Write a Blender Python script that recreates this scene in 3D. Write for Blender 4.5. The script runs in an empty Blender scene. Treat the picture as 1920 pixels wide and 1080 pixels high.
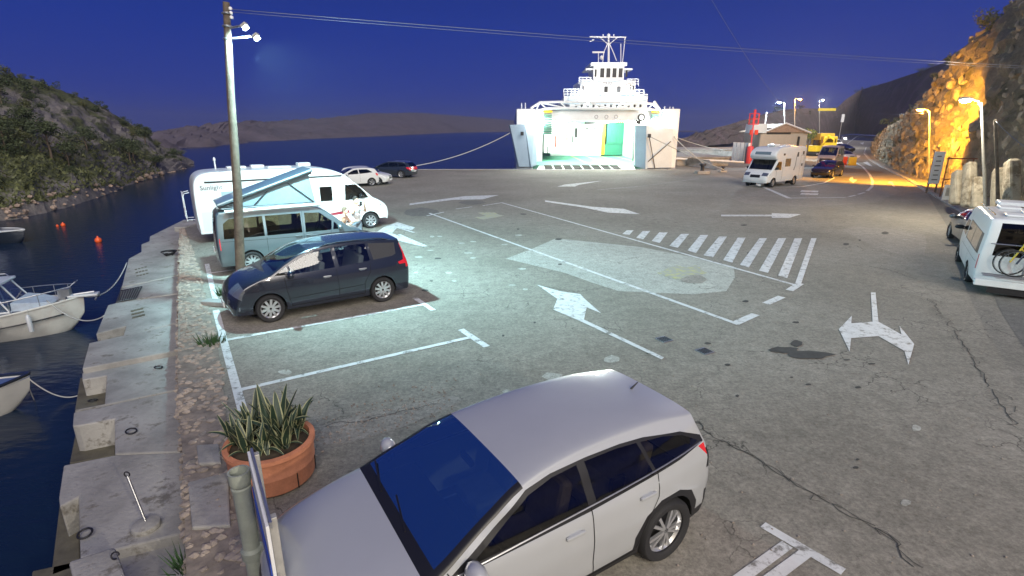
import bpy, bmesh, math, random
from mathutils import Vector, Matrix, Euler, noise
from mathutils.geometry import delaunay_2d_cdt
SC = bpy.context.scene
COL = SC.collection
R = random.Random(7)
pi, sin, cos, rad = math.pi, math.sin, math.cos, math.radians
# ------------------------------------------------------------------ camera
F, HZ, CH = 985.0, 243.0, 4.25            # focal in px of a 1920 frame, horizon row, camera height above the lot
PIT = math.atan((540 - HZ) / F)
cam = bpy.data.objects.new('camera', bpy.data.cameras.new('camera'))
COL.objects.link(cam); SC.camera = cam
cam.location = (0, 0, CH); cam.rotation_euler = (pi/2 - PIT, 0, 0)
cam.data.sensor_width = 36; cam.data.lens = 36*F/1920
cam.data.clip_start = 0.1; cam.data.clip_end = 6000
SC.view_settings.view_transform = 'Standard'; SC.view_settings.look = 'None'
SC.view_settings.gamma = 1; SC.view_settings.exposure = 1.08
try: SC.view_settings.use_curve_mapping = False
except Exception: pass
SC.cycles.use_denoising = True
SC.cycles.max_bounces = 6; SC.cycles.sample_clamp_indirect = 4
# ------------------------------------------------------------------ dusk sky
wd = bpy.data.worlds.new('World'); SC.world = wd; wd.use_nodes = True
nt = wd.node_tree; nt.nodes.clear()
wo = nt.nodes.new('ShaderNodeOutputWorld'); bg = nt.nodes.new('ShaderNodeBackground')
tc = nt.nodes.new('ShaderNodeTexCoord'); sp = nt.nodes.new('ShaderNodeSeparateXYZ')
cr = nt.nodes.new('ShaderNodeValToRGB')
nt.links.new(tc.outputs['Generated'], sp.inputs[0]); nt.links.new(sp.outputs['Z'], cr.inputs[0])
e = cr.color_ramp.elements
e[0].position = 0.0; e[0].color = (0.030, 0.048, 0.25, 1)
e[1].position = 1.0; e[1].color = (0.012, 0.034, 0.21, 1)
for p_, c_ in ((0.06, (0.020, 0.043, 0.28, 1)), (0.16, (0.012, 0.036, 0.27, 1)), (0.28, (0.008, 0.026, 0.20, 1))):
    k = e.new(p_); k.color = c_
nt.links.new(cr.outputs[0], bg.inputs[0]); bg.inputs[1].default_value = 0.48
nt.links.new(bg.outputs[0], wo.inputs[0])
# last glow of dusk: one weak broad sun from behind the camera
sd = bpy.data.lights.new('dusk_glow', 'SUN'); sd.energy = 1.75; sd.angle = rad(50); sd.color = (1.0, 0.92, 0.80)
so = bpy.data.objects.new('dusk_glow', sd); COL.objects.link(so)
so.rotation_euler = Euler((rad(58), 0, rad(20)))
# ------------------------------------------------------------------ projection helpers
cp, spt = cos(PIT), sin(PIT)
def ray(px, py):
    u = (px-960)/F; v = (py-540)/F
    return Vector((u, cp - v*spt, -(v*cp + spt)))
def G(px, py, z=0.0):
    d = ray(px, py); t = (z-CH)/d.z
    return Vector((d.x*t, d.y*t, z))
def H(px, py, Y):
    d = ray(px, py); t = Y/d.y
    return Vector((d.x*t, Y, CH + d.z*t))
def topz(b, py):                             # height that shows at row py above the point b
    u = (py-540)/F
    # solve for z at fixed x,y
    lo, hi = -5.0, 60.0
    for _ in range(50):
        m = (lo+hi)/2
        dz = CH-m; zc = b.y*cp + dz*spt; yy = (dz*cp - b.y*spt)/max(zc, 1e-3)
        if yy > u: lo = m
        else: hi = m
    return (lo+hi)/2
# ------------------------------------------------------------------ tags
def tag(o, label=None, cat=None, group=None, kind=None):
    if label: o['label'] = label
    if cat: o['category'] = cat
    if group: o['group'] = group
    if kind: o['kind'] = kind
    return o
def thing(name, loc, label, cat, rz=0, group=None):
    o = bpy.data.objects.new(name, None); COL.objects.link(o); o.empty_display_size = 0.2
    o.location = loc; o.rotation_euler = (0, 0, rz)
    return tag(o, label, cat, group)
def dup(root, loc=None, rz=None, label=None, group=None, scale=None):
    kids = {}
    for c in bpy.data.objects:
        if c.parent: kids.setdefault(c.parent.name, []).append(c)
    def cp_(o, par):
        n = o.copy(); COL.objects.link(n); n.parent = par
        for ch in kids.get(o.name, []): cp_(ch, n)
        return n
    n = cp_(root, None)
    if loc is not None: n.location = loc
    if rz is not None: n.rotation_euler = (root.rotation_euler.x, root.rotation_euler.y, rz)
    if scale is not None: n.scale = (scale,)*3 if isinstance(scale, (int, float)) else scale
    if label: n['label'] = label
    if group: n['group'] = group
    return n
# ------------------------------------------------------------------ materials
def lk(t, a, b): t.links.new(a, b)
def mat(name, col, rough=0.6, metal=0.0, noise_amt=0.0, nscale=8.0, bump=0.0, bscale=40.0, col2=None, coat=0.0,
        emit=None, estr=0.0, spec=0.5, worn=None, wscale=6.0, wthr=0.5):
    m = bpy.data.materials.new(name); m.use_nodes = True
    t = m.node_tree; b = t.nodes['Principled BSDF']
    c = (*col, 1) if len(col) == 3 else col
    b.inputs['Base Color'].default_value = c
    b.inputs['Roughness'].default_value = rough; b.inputs['Metallic'].default_value = metal
    b.inputs['Specular IOR Level'].default_value = spec
    b.inputs['Coat Weight'].default_value = coat; b.inputs['Coat Roughness'].default_value = 0.04
    tcn = None
    def coord():
        nonlocal tcn
        if tcn is None: tcn = t.nodes.new('ShaderNodeTexCoord')
        return tcn.outputs['Object']
    cur = None
    if noise_amt > 0 or col2:
        n = t.nodes.new('ShaderNodeTexNoise'); n.inputs['Scale'].default_value = nscale; n.inputs['Detail'].default_value = 6
        n.inputs['Roughness'].default_value = 0.65
        lk(t, coord(), n.inputs['Vector'])
        r = t.nodes.new('ShaderNodeValToRGB'); lk(t, n.outputs['Fac'], r.inputs[0])
        a = c; d = (*col2, 1) if col2 else tuple(x*(1-noise_amt) for x in c[:3]) + (1,)
        r.color_ramp.elements[0].position = 0.32; r.color_ramp.elements[0].color = d
        r.color_ramp.elements[1].position = 0.68; r.color_ramp.elements[1].color = a if col2 else tuple(min(1, x*(1+noise_amt*0.5)) for x in c[:3]) + (1,)
        cur = r.outputs[0]; lk(t, cur, b.inputs['Base Color'])
    if worn:
        n = t.nodes.new('ShaderNodeTexNoise'); n.inputs['Scale'].default_value = wscale; n.inputs['Detail'].default_value = 8; n.inputs['Roughness'].default_value = 0.75
        lk(t, coord(), n.inputs['Vector'])
        r = t.nodes.new('ShaderNodeValToRGB'); lk(t, n.outputs['Fac'], r.inputs[0])
        r.color_ramp.elements[0].position = wthr-0.05; r.color_ramp.elements[0].color = (0, 0, 0, 1)
        r.color_ramp.elements[1].position = wthr+0.05; r.color_ramp.elements[1].color = (1, 1, 1, 1)
        mx = t.nodes.new('ShaderNodeMix'); mx.data_type = 'RGBA'
        lk(t, r.outputs[0], mx.inputs['Factor'])
        if cur: lk(t, cur, mx.inputs['A'])
        else: mx.inputs['A'].default_value = c
        mx.inputs['B'].default_value = (*worn, 1)
        lk(t, mx.outputs['Result'], b.inputs['Base Color'])
    if bump > 0:
        n = t.nodes.new('ShaderNodeTexNoise'); n.inputs['Scale'].default_value = bscale; n.inputs['Detail'].default_value = 5
        lk(t, coord(), n.inputs['Vector'])
        bp = t.nodes.new('ShaderNodeBump'); bp.inputs['Strength'].default_value = min(1, bump); bp.inputs['Distance'].default_value = 0.02
        lk(t, n.outputs['Fac'], bp.inputs['Height']); lk(t, bp.outputs[0], b.inputs['Normal'])
    if emit:
        b.inputs['Emission Color'].default_value = (*emit, 1); b.inputs['Emission Strength'].default_value = estr
    return m
def glassmat(name, tint=(0.25, 0.3, 0.33), base=0.25, rough=0.02, refl=(0.95, 0.97, 1)):
    m = bpy.data.materials.new(name); m.use_nodes = True; t = m.node_tree; t.nodes.clear()
    o = t.nodes.new('ShaderNodeOutputMaterial'); g = t.nodes.new('ShaderNodeBsdfGlossy'); g.inputs['Roughness'].default_value = rough
    g.inputs['Color'].default_value = (*refl, 1)
    tr = t.nodes.new('ShaderNodeBsdfTransparent'); tr.inputs[0].default_value = (*tint, 1)
    fr = t.nodes.new('ShaderNodeFresnel'); fr.inputs[0].default_value = 1.5
    ad = t.nodes.new('ShaderNodeMath'); ad.operation = 'ADD'; ad.inputs[1].default_value = base; ad.use_clamp = True
    mx = t.nodes.new('ShaderNodeMixShader')
    lk(t, fr.outputs[0], ad.inputs[0]); lk(t, ad.outputs[0], mx.inputs[0]); lk(t, tr.outputs[0], mx.inputs[1]); lk(t, g.outputs[0], mx.inputs[2])
    lk(t, mx.outputs[0], o.inputs[0]); return m
M = {}
M['white_metal'] = mat('white_metal', (0.72, 0.73, 0.74), 0.4, noise_amt=0.08, nscale=3)
M['dark_metal'] = mat('dark_metal', (0.03, 0.03, 0.035), 0.45, 0.4)
M['steel'] = mat('steel', (0.45, 0.46, 0.48), 0.35, 0.8, noise_amt=0.15)
M['rubber'] = mat('rubber', (0.018, 0.018, 0.02), 0.75, bump=0.2, bscale=80)
M['black'] = mat('black_plastic', (0.012, 0.012, 0.014), 0.45)
M['gap'] = mat('panel_gap', (0.006, 0.006, 0.006), 0.9)
M['rim'] = mat('alloy', (0.62, 0.63, 0.65), 0.28, 0.75)
M['rimdark'] = mat('alloy_dark', (0.05, 0.05, 0.055), 0.35, 0.6)
M['glass'] = glassmat('tinted_glass', (0.34, 0.31, 0.23), 0.02)
M['glassclear'] = glassmat('clear_glass', (0.62, 0.68, 0.7), 0.08)
M['pearl'] = mat('pearl_silver_paint', (0.47, 0.49, 0.51), 0.30, 0.25, coat=1.0, noise_amt=.03, nscale=2)
M['windshield'] = glassmat('windscreen_glass', (0.45, 0.75, 0.78), 0.62, 0.03, (.80, 1.0, .85))
M['red_lens'] = mat('red_lens', (0.5, 0.01, 0.02), 0.12, coat=1, emit=(0.8, 0.02, 0.02), estr=0.12)
M['lens'] = mat('headlight_lens', (0.22, 0.24, 0.27), 0.12, 0.6, coat=1)
M['seat'] = mat('seat_cloth', (0.14, 0.14, 0.145), 0.9, noise_amt=0.2)
M['plate'] = mat('number_plate', (0.7, 0.7, 0.7), 0.4)
M['whitep'] = mat('white_paint', (0.62, 0.62, 0.61), 0.35, coat=.6, noise_amt=0.03, nscale=2)
M['mhwhite'] = mat('motorhome_white', (0.75, 0.76, 0.76), 0.35, coat=0.4, noise_amt=0.05, nscale=1.5)
M['navyp'] = mat('anthracite_paint', (0.022, 0.028, 0.045), 0.25, 0.35, coat=1.0)
M['silverp'] = mat('silver_blue_paint', (0.125, 0.15, 0.165), 0.32, 0.5, coat=.8)
M['darkbluep'] = mat('dark_blue_paint', (0.03, 0.04, 0.06), 0.22, 0.4, coat=1.0)
# ------------------------------------------------------------------ mesh builder
class MB:
    def __init__(s): s.v = []; s.f = []; s.mi = []; s.cur = 0
    def add(s, vs, fs):
        o = len(s.v); s.v += [Vector(v) for v in vs]
        for f in fs: s.f.append([i+o for i in f]); s.mi.append(s.cur)
        return s
    def box(s, c, d, rz=0, rot=None):
        h = Vector(d)/2; m = rot if rot else Matrix.Rotation(rz, 3, 'Z'); c = Vector(c)
        vs = [c + m @ Vector((x*h.x, y*h.y, z*h.z)) for x in (-1, 1) for y in (-1, 1) for z in (-1, 1)]
        return s.add(vs, [(0, 1, 3, 2), (4, 6, 7, 5), (0, 4, 5, 1), (2, 3, 7, 6), (0, 2, 6, 4), (1, 5, 7, 3)])
    def tube(s, pts, r, n=8, cap=True, r2=None):
        pts = [Vector(p) for p in pts]; N = len(pts); up = Vector((0, 0, 1)); vs = []
        pn = None
        for i, p in enumerate(pts):
            d = (pts[min(i+1, N-1)] - pts[max(i-1, 0)]).normalized()
            if pn is None:
                a = up if abs(d.z) < 0.9 else Vector((1, 0, 0)); pn = d.cross(a).normalized()
            pn = (pn - d*pn.dot(d)).normalized(); b = d.cross(pn)
            rr = r if r2 is None else r + (r2-r)*i/(N-1)
            for k in range(n):
                t = 2*pi*k/n; vs.append(p + (pn*cos(t) + b*sin(t))*rr)
        fs = [(i*n+k, i*n+(k+1) % n, (i+1)*n+(k+1) % n, (i+1)*n+k) for i in range(N-1) for k in range(n)]
        if cap: fs += [tuple(range(n))[::-1], tuple((N-1)*n+k for k in range(n))]
        return s.add(vs, fs)
    def lathe(s, prof, n=20, c=(0, 0, 0), rot=None, close=False):
        c = Vector(c); vs = []; K = len(prof)
        for k in range(n):
            t = 2*pi*k/n
            for (r, z) in prof:
                p = Vector((r*cos(t), r*sin(t), z)); p = rot @ p if rot else p; vs.append(c+p)
        fs = []
        for k in range(n):
            a = k*K; b = ((k+1) % n)*K
            for j in range(K-1 if not close else K): fs.append((a+j, b+j, b+(j+1) % K, a+(j+1) % K))
        return s.add(vs, fs)
    def prism(s, poly, z0, z1):               # poly: list of (x,y), any simple outline
        n = len(poly); vs = [(x, y, z0) for x, y in poly] + [(x, y, z1) for x, y in poly]
        fs = [(i, (i+1) % n, n+(i+1) % n, n+i) for i in range(n)] + [tuple(range(n))[::-1], tuple(range(n, 2*n))]
        return s.add(vs, fs)
    def quad(s, a, b, c, d): return s.add([a, b, c, d], [(0, 1, 2, 3)])
    def panel(s, pts, th):                    # flat polygon (world pts) thickened along its normal
        pts = [Vector(p) for p in pts]; n = len(pts)
        nr = (pts[1]-pts[0]).cross(pts[2]-pts[0]).normalized()*th
        return s.add(pts + [p+nr for p in pts], [(i, (i+1) % n, n+(i+1) % n, n+i) for i in range(n)] + [tuple(range(n))[::-1], tuple(range(n, 2*n))])
    def blob(s, c, d, seed=0, sub=1, amt=0.25):
        bm = bmesh.new(); bmesh.ops.create_icosphere(bm, subdivisions=sub, radius=0.5)
        vs = []
        for v in bm.verts:
            p = v.co.copy(); q = 1 + amt*noise.noise(p*3 + Vector((seed*7.3, seed*3.1, 0)))*2
            vs.append(Vector(c) + Vector((p.x*d[0]*q, p.y*d[1]*q, p.z*d[2]*q)))
        s.add(vs, [[v.index for v in f.verts] for f in bm.faces]); bm.free(); return s
    def build(s, name, mt, parent=None, smooth=None, bevel=0, world=False, weld=0):
        me = bpy.data.meshes.new(name)
        off = parent.location if (world and parent) else Vector((0, 0, 0))
        me.from_pydata([tuple(v-off) for v in s.v], [], s.f)
        ms = mt if isinstance(mt, (list, tuple)) else [mt]
        for m_ in ms: me.materials.append(m_)
        if len(ms) > 1: me.polygons.foreach_set('material_index', s.mi)
        if len(s.f) < 60000:
            bm = bmesh.new(); bm.from_mesh(me)
            if weld: bmesh.ops.remove_doubles(bm, verts=bm.verts, dist=weld)
            bmesh.ops.recalc_face_normals(bm, faces=bm.faces); bm.to_mesh(me); bm.free()
        if smooth is not None:
            me.shade_smooth()
            if smooth < 180: me.set_sharp_from_angle(angle=rad(smooth))
        o = bpy.data.objects.new(name, me); COL.objects.link(o)
        if parent: o.parent = parent
        if bevel:
            b = o.modifiers.new('bevel', 'BEVEL'); b.width = bevel; b.segments = 2; b.limit_method = 'ANGLE'; b.angle_limit = rad(40)
        return o
def share(name, me_obj, parent=None, loc=(0, 0, 0), rot=(0, 0, 0), scale=(1, 1, 1)):
    o = bpy.data.objects.new(name, me_obj.data if hasattr(me_obj, 'data') else me_obj); COL.objects.link(o)
    if parent: o.parent = parent
    o.location = loc; o.rotation_euler = rot; o.scale = scale; return o
def point_in(p, poly):
    x, y = p; ins = False; n = len(poly)
    for i in range(n):
        x1, y1 = poly[i]; x2, y2 = poly[i-1]
        if (y1 > y) != (y2 > y) and x < (x2-x1)*(y-y1)/(y2-y1)+x1: ins = not ins
    return ins
def text(name, s, size, mt, parent, loc, rot, ext=0.002):
    cu = bpy.data.curves.new(name, 'FONT'); cu.body = s; cu.size = size; cu.extrude = ext; cu.align_x = 'CENTER'
    cu.materials.append(mt)
    to = bpy.data.objects.new(name, cu); COL.objects.link(to)
    dg = bpy.context.evaluated_depsgraph_get(); me = bpy.data.meshes.new_from_object(to.evaluated_get(dg))
    bpy.data.objects.remove(to)
    o = bpy.data.objects.new(name, me); COL.objects.link(o)
    o.location = loc; o.rotation_euler = rot
    if parent: o.parent = parent
    return o
# ------------------------------------------------------------------ vehicle builder
def smooth_profile(pts, n=5, sharp=()):
    out = []; N = len(pts)
    P = [Vector(p) for p in pts]
    for i in range(N-1):
        p1, p2 = P[i], P[i+1]
        L = (p2.xy-p1.xy).length
        t1 = (p2-P[i-1])*0.5 if (i > 0 and i not in sharp) else (p2-p1)
        t2 = (P[i+2]-p1)*0.5 if (i+2 < N and (i+1) not in sharp) else (p2-p1)
        if t1.length > L*1.3: t1 = t1.normalized()*L*1.3
        if t2.length > L*1.3: t2 = t2.normalized()*L*1.3
        for k in range(n if i < N-2 else n+1):
            t = k/n; a = 2*t**3-3*t**2+1; b = t**3-2*t**2+t; c = -2*t**3+3*t**2; d = t**3-t**2
            q = p1*a + t1*b + p2*c + t2*d; out.append((i+t, q))
    return out
WHEELS = {}
def wheel_meshes(r, w, spokes, dark, style):
    key = (r, w, spokes, dark, style)
    if key in WHEELS: return WHEELS[key]
    rt = Matrix.Rotation(pi/2, 3, 'X')
    t = MB(); ri = r*0.70
    t.lathe([(ri, -w/2*.8), (r*.80, -w/2), (r*.93, -w/2*.98), (r, -w/2*.7), (r, w/2*.7), (r*.93, w/2*.98), (r*.80, w/2), (ri, w/2*.8)], 32, rot=rt, close=True)
    to = t.build('tyre', M['rubber'], smooth=40)
    m = MB(); m.cur = 0
    m.lathe([(ri*1.0, -w/2*.82), (ri*.97, -w/2*.86), (ri*.9, -w/2*.7), (ri*.88, w/2*.4), (ri, w/2*.6)], 32, rot=rt)
    m.lathe([(0, -w/2*.72), (ri*.16, -w/2*.74), (ri*.2, -w/2*.5)], 12, rot=rt)
    for k in range(spokes):
        a = 2*pi*k/spokes
        for s_ in ((-.10, .10) if style == 'twin' else (0,)):
            a0 = a + s_*1.2; a1 = a + s_*2.2; hw = ri*(.055 if style == 'twin' else .10)
            p0 = Vector((cos(a0), 0, sin(a0)))*ri*.12; p1 = Vector((cos(a1), 0, sin(a1)))*ri*.93
            d = (p1-p0).normalized(); q = Vector((-d.z, 0, d.x))
            y0, y1 = -w/2*.74, -w/2*.70
            m.add([p0-q*hw+Vector((0, y0, 0)), p0+q*hw+Vector((0, y0, 0)), p1+q*hw*1.25+Vector((0, y1, 0)), p1-q*hw*1.25+Vector((0, y1, 0)),
                   p0-q*hw+Vector((0, y0+.03, 0)), p0+q*hw+Vector((0, y0+.03, 0)), p1+q*hw*1.25+Vector((0, y1+.03, 0)), p1-q*hw*1.25+Vector((0, y1+.03, 0))],
                  [(0, 1, 2, 3), (0, 4, 5, 1), (1, 5, 6, 2), (2, 6, 7, 3), (3, 7, 4, 0)])
    m.cur = 1
    m.lathe([(0, -w/2*.2), (ri*.9, -w/2*.2)], 24, rot=rt)
    ro = m.build('rim', [M['rimdark'] if dark else M['rim'], M['black']], smooth=35)
    res = (to.data, ro.data); COL.objects.unlink(to); COL.objects.unlink(ro)
    bpy.data.objects.remove(to); bpy.data.objects.remove(ro)
    WHEELS[key] = res; return res
def vehicle(name, sp, loc, rz, label, cat, group=None):
    root = thing(name, loc, label, cat, rz, group)
    prof = smooth_profile([Vector((p[0], p[1], p[2])) for p in sp['prof']], sp.get('n', 5), sp.get('sharp', ()))
    w = sp['w']; qz = sp['qz']; xs_ = [p[0] for p in sp['prof']]; xc = (max(xs_)+min(xs_))/2; hl = (max(xs_)-min(xs_))/2
    pa, pk = sp.get('taper', (0.10, 5))
    pf = sp.get('nose', 0.0)
    def W(x, z):
        t = min(1.0, abs(x-xc)/hl); P = 1 - pa*t**pk
        if pf and x > xc: P -= pf*t**3
        for i in range(len(qz)-1):
            if z <= qz[i+1][0] or i == len(qz)-2:
                a, b = qz[i], qz[i+1]; k = max(0, min(1, (z-a[0])/(b[0]-a[0]))); k = k*k*(3-2*k)*.5+k*.5
                return w*P*(a[1]+(b[1]-a[1])*k)
    # profile edge = inward offset
    pts = []
    for i, (s, q) in enumerate(prof):
        a = prof[max(0, i-1)][1]; b = prof[min(len(prof)-1, i+1)][1]
        d = Vector((b.x-a.x, b.y-a.y)).normalized(); nin = Vector((-d.y, d.x))
        pts.append((s, Vector((q.x, q.y)), q.z, nin, Vector((q.x, q.y)) + nin*q.z))
    sill = sp['sill']; edge = [p[4] for p in pts]
    bot = []
    for (ax, ar) in sorted(sp['arch'], key=lambda a: a[0]):
        zc = sp['r']; th0 = math.asin(max(-1, min(1, (sill-zc)/ar)))
        for k in range(15):
            t = pi-th0 + (2*th0-pi)*k/14 if True else 0
            bot.append(Vector((ax + ar*cos(t), zc + ar*sin(t))))
    outline = [tuple(p) for p in edge] + [(edge[-1].x, sill)] * (1 if abs(edge[-1].y-sill) > .01 else 0) + [tuple(p) for p in bot] + ([(edge[0].x, sill)] if abs(edge[0].y-sill) > .01 else [])
    step = sp.get('step', 0.13)
    regs = sp.get('side', [])
    def tri(outl, regions):
        vs = []; es = []
        def addpoly(poly):
            o = len(vs); n = len(poly); vs.extend([Vector(p) for p in poly]); es.extend([(o+i, o+(i+1) % n) for i in range(n)])
        def dens(poly, d=step):
            out = []
            for i in range(len(poly)):
                a = Vector(poly[i]); b = Vector(poly[(i+1) % len(poly)]); k = max(1, int((b-a).length/d))
                for j in range(k): out.append(tuple(a+(b-a)*j/k))
            return out
        addpoly(outl)
        for r_ in regions: addpoly(dens(r_[1]))
        x0 = min(p[0] for p in outl); x1 = max(p[0] for p in outl); z0 = min(p[1] for p in outl); z1 = max(p[1] for p in outl)
        x = x0
        while x < x1:
            z = z0
            while z < z1:
                if point_in((x, z), outl): vs.append(Vector((x, z)))
                z += step
            x += step
        V, E, Fc, _, _, _ = delaunay_2d_cdt(vs, es, [], 0, 1e-5)
        groups = {}
        for f in Fc:
            c = (sum(V[i].x for i in f)/3, sum(V[i].y for i in f)/3)
            if not point_in(c, outl): continue
            key = -1
            for ri, r_ in enumerate(regions):
                if point_in(c, r_[1]): key = ri; break
            groups.setdefault(key, []).append(f)
        return V, groups
    V, groups = tri(outline, regs)
    body = MB()
    for side in (-1, 1):
        for key, fs in groups.items():
            tgt = body if key == -1 else MB()
            o = len(tgt.v)
            used = {}
            off = 0.0
            for f in fs:
                idx = []
                for i in f:
                    if i not in used:
                        p = V[i]; used[i] = len(tgt.v); tgt.v.append(Vector((p.x, side*(W(p.x, p.y)+off), p.y)))
                    idx.append(used[i])
                tgt.f.append(idx); tgt.mi.append(0)
            if key != -1:
                tgt.build(regs[key][0], regs[key][2], root, smooth=50)
    # strip over the top
    sr = sp.get('top', [])
    fr = {-1.0, 1.0, 0.0}
    for k in range(-6, 7): fr.add(round(sin(pi/2*k/6)**1 if False else k/6*0.9, 4))
    for k in (0.94, 0.97, 0.99): fr.add(k); fr.add(-k)
    for r_ in sr: fr.add(r_[2]); fr.add(r_[3])
    fr = sorted(fr); nn = sp.get('crown', 2.6)
    rows = []
    for (s, q, c, nin, ed) in pts:
        row = []
        for f_ in fr:
            y = W(ed.x, ed.y)*f_; h = 1-(max(0.0, 1-abs(f_)**nn))**(1/nn)
            p = q + nin*(c*h); row.append(Vector((p.x, y, p.y)))
        rows.append(row)
    tg = {}
    for i in range(len(rows)-1):
        sm = (pts[i][0]+pts[i+1][0])/2
        for j in range(len(fr)-1):
            fm = (fr[j]+fr[j+1])/2; key = -1
            for ri, r_ in enumerate(sr):
                if r_[0] <= sm <= r_[1] and r_[2] <= fm <= r_[3]: key = ri; break
            t = body if key == -1 else tg.setdefault(key, MB())
            t.add([rows[i][j], rows[i+1][j], rows[i+1][j+1], rows[i][j+1]], [(0, 1, 2, 3)])
    for key, t in tg.items(): t.build(sr[key][4], sr[key][5], root, smooth=60, weld=.002)
    body.build('body', sp['paint'], root, smooth=sp.get('sm', 38), weld=.004)
    # dark underbody and wheel housings
    ub = MB(); x0 = min(p.x for p in edge)+.12; x1 = max(p.x for p in edge)-.12
    ub.box(((x0+x1)/2, 0, sill+.02), (x1-x0, w*1.7, .06))
    for ax, ar in sp['arch']:
        for side in (-1, 1):
            n = 12
            for k in range(n):
                t0 = pi*k/n; t1 = pi*(k+1)/n; a = ar+.005
                ya, yb = side*(w*.93), side*(w*.55)
                ub.quad((ax+a*cos(t0), ya, sp['r']+a*sin(t0)), (ax+a*cos(t1), ya, sp['r']+a*sin(t1)), (ax+a*cos(t1), yb, sp['r']+a*sin(t1)), (ax+a*cos(t0), yb, sp['r']+a*sin(t0)))
            ub.box((ax, side*w*.5, sp['r']+.12), (ar*2, .05, ar*1.9))
    ub.build('underbody', M['gap'], root)
    # seams
    def S(x, z, side, off=0.003): return Vector((x, side*(W(x, z)+off), z))
    for line in sp.get('seams', []):
        for side in (-1, 1):
            sm = MB(); pl = []
            for i in range(len(line)-1):
                a, b = Vector(line[i]), Vector(line[i+1]); k = max(2, int((b-a).length/.08))
                pl += [a+(b-a)*j/k for j in range(k)]
            pl.append(Vector(line[-1]))
            for i in range(len(pl)-1):
                d = (pl[i+1]-pl[i]).normalized(); q = Vector((-d.y, d.x))*sp.get('seamw', .005)
                sm.add([S(*(pl[i]-q), side), S(*(pl[i]+q), side), S(*(pl[i+1]+q), side), S(*(pl[i+1]-q), side)], [(0, 1, 2, 3)])
            sm.build('door_seam', M['gap'], root, weld=.001)
    for (hx, hz) in sp.get('handles', []):
        for side in (-1, 1):
            h = MB(); p = S(hx, hz, side, .02); h.box(p, (.20, .03, .035)); h.box(S(hx, hz-.012, side, .0), (.14, .02, .06))
            h.build('door_handle', sp.get('handlemat', sp['paint']), root, bevel=.01)
    if 'mirror' in sp:
        mx, mz = sp['mirror']
        for side in (-1, 1):
            mm = MB(); p = S(mx, mz, side, .13); mm.blob(p, (.17, .27, .19), 3, 2, .06); 
            mo = mm.build('wing_mirror', sp.get('mirrormat', sp['paint']), root, smooth=180)
            st = MB(); st.tube([S(mx+.03, mz-.08, side, -.02), p-Vector((0, 0, .05))], .025, 6); st.build('mirror_arm', M['black'], mo)
    if 'rails' in sp:
        xa, xb, zr = sp['rails']
        for side in (-1, 1):
            pl = []
            for k in range(9):
                x = xa+(xb-xa)*k/8
                # find roof edge z
                z = max((e_.y for e_ in edge if abs(e_.x-x) < .2), default=1.5)
                pl.append(Vector((x, side*(W(x, z)-.03), z+.045 + (0.0 if 0 < k < 8 else -.05))))
            rm = MB(); rm.tube(pl, .014, 6); rm.build('roof_rail', sp.get('railmat', M['steel']), root, smooth=180)
    # seats
    for (sx, sy, sz) in sp.get('seats', []):
        st = MB(); st.box((sx, sy, sz), (.5, .5, .16)); st.box((sx-.26, sy, sz+.33), (.14, .48, .62), rot=Matrix.Rotation(rad(-12), 3, 'Y'))
        st.box((sx-.33, sy, sz+.74), (.09, .26, .18)); st.build('seat', sp.get('seatmat', M['seat']), root, bevel=.04)
    if 'dash' in sp:
        dx, dz, dw = sp['dash']
        d = MB(); d.box((dx, 0, dz), (.5, dw*2, .22)); d.lathe([(.17, 0), (.19, .015), (.17, .03)], 18, (dx-.38, .36, dz+.08), Matrix.Rotation(rad(-65), 3, 'Y'), close=True)
        d.build('dashboard', M['black'], root, bevel=.05)
    if 'plates' in sp:
        for (x, z, tilt) in sp['plates']:
            pm = MB(); pm.box((x, 0, z), (.02, .5, .11), rot=Matrix.Rotation(tilt, 3, 'Y')); pm.build('number_plate', M['plate'], root)
    # wheels
    tm, rm_ = wheel_meshes(sp['r'], sp.get('tw', .22), sp.get('spokes', 5), sp.get('rimdark', False), sp.get('style', 'single'))
    for ax, ar in sp['arch']:
        for side in (-1, 1):
            we = bpy.data.objects.new('wheel', None); COL.objects.link(we); we.parent = root
            we.location = (ax, side*(w*.985-sp.get('tw', .22)/2), sp['r']); we.rotation_euler = (0, R.random()*3, 0) if side == -1 else (0, R.random()*3, pi)
            share('tyre', tm, we); share('rim', rm_, we)
    root['_'] = 0; del root['_']
    return root, W
def place(p1, p2, wb, side, w):
    """ground pixels of the near wheels (front, rear), wheelbase, near side (+1 left, -1 right), half width -> location, heading"""
    a = G(*p1); b = G(*p2); d = (a-b); d.z = 0; d.normalize()
    c = (a+b)/2; n = Vector((-d.y, d.x, 0))*side
    c = c - n*w
    return Vector((c.x, c.y, 0)), math.atan2(d.y, d.x)
# ================================================================== lights of the place
def lamp(name, loc, power, col, radius=0.12, spot=None, aim=None, blend=0.6, parent=None):
    l = bpy.data.lights.new(name, 'SPOT' if spot else 'POINT'); l.energy = power; l.color = col; l.shadow_soft_size = radius
    if spot: l.spot_size = rad(spot); l.spot_blend = blend
    o = bpy.data.objects.new(name, l); COL.objects.link(o); o.location = loc
    if aim is not None: o.rotation_euler = (Vector(aim)-Vector(loc)).to_track_quat('-Z', 'Y').to_euler()
    return o
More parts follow.
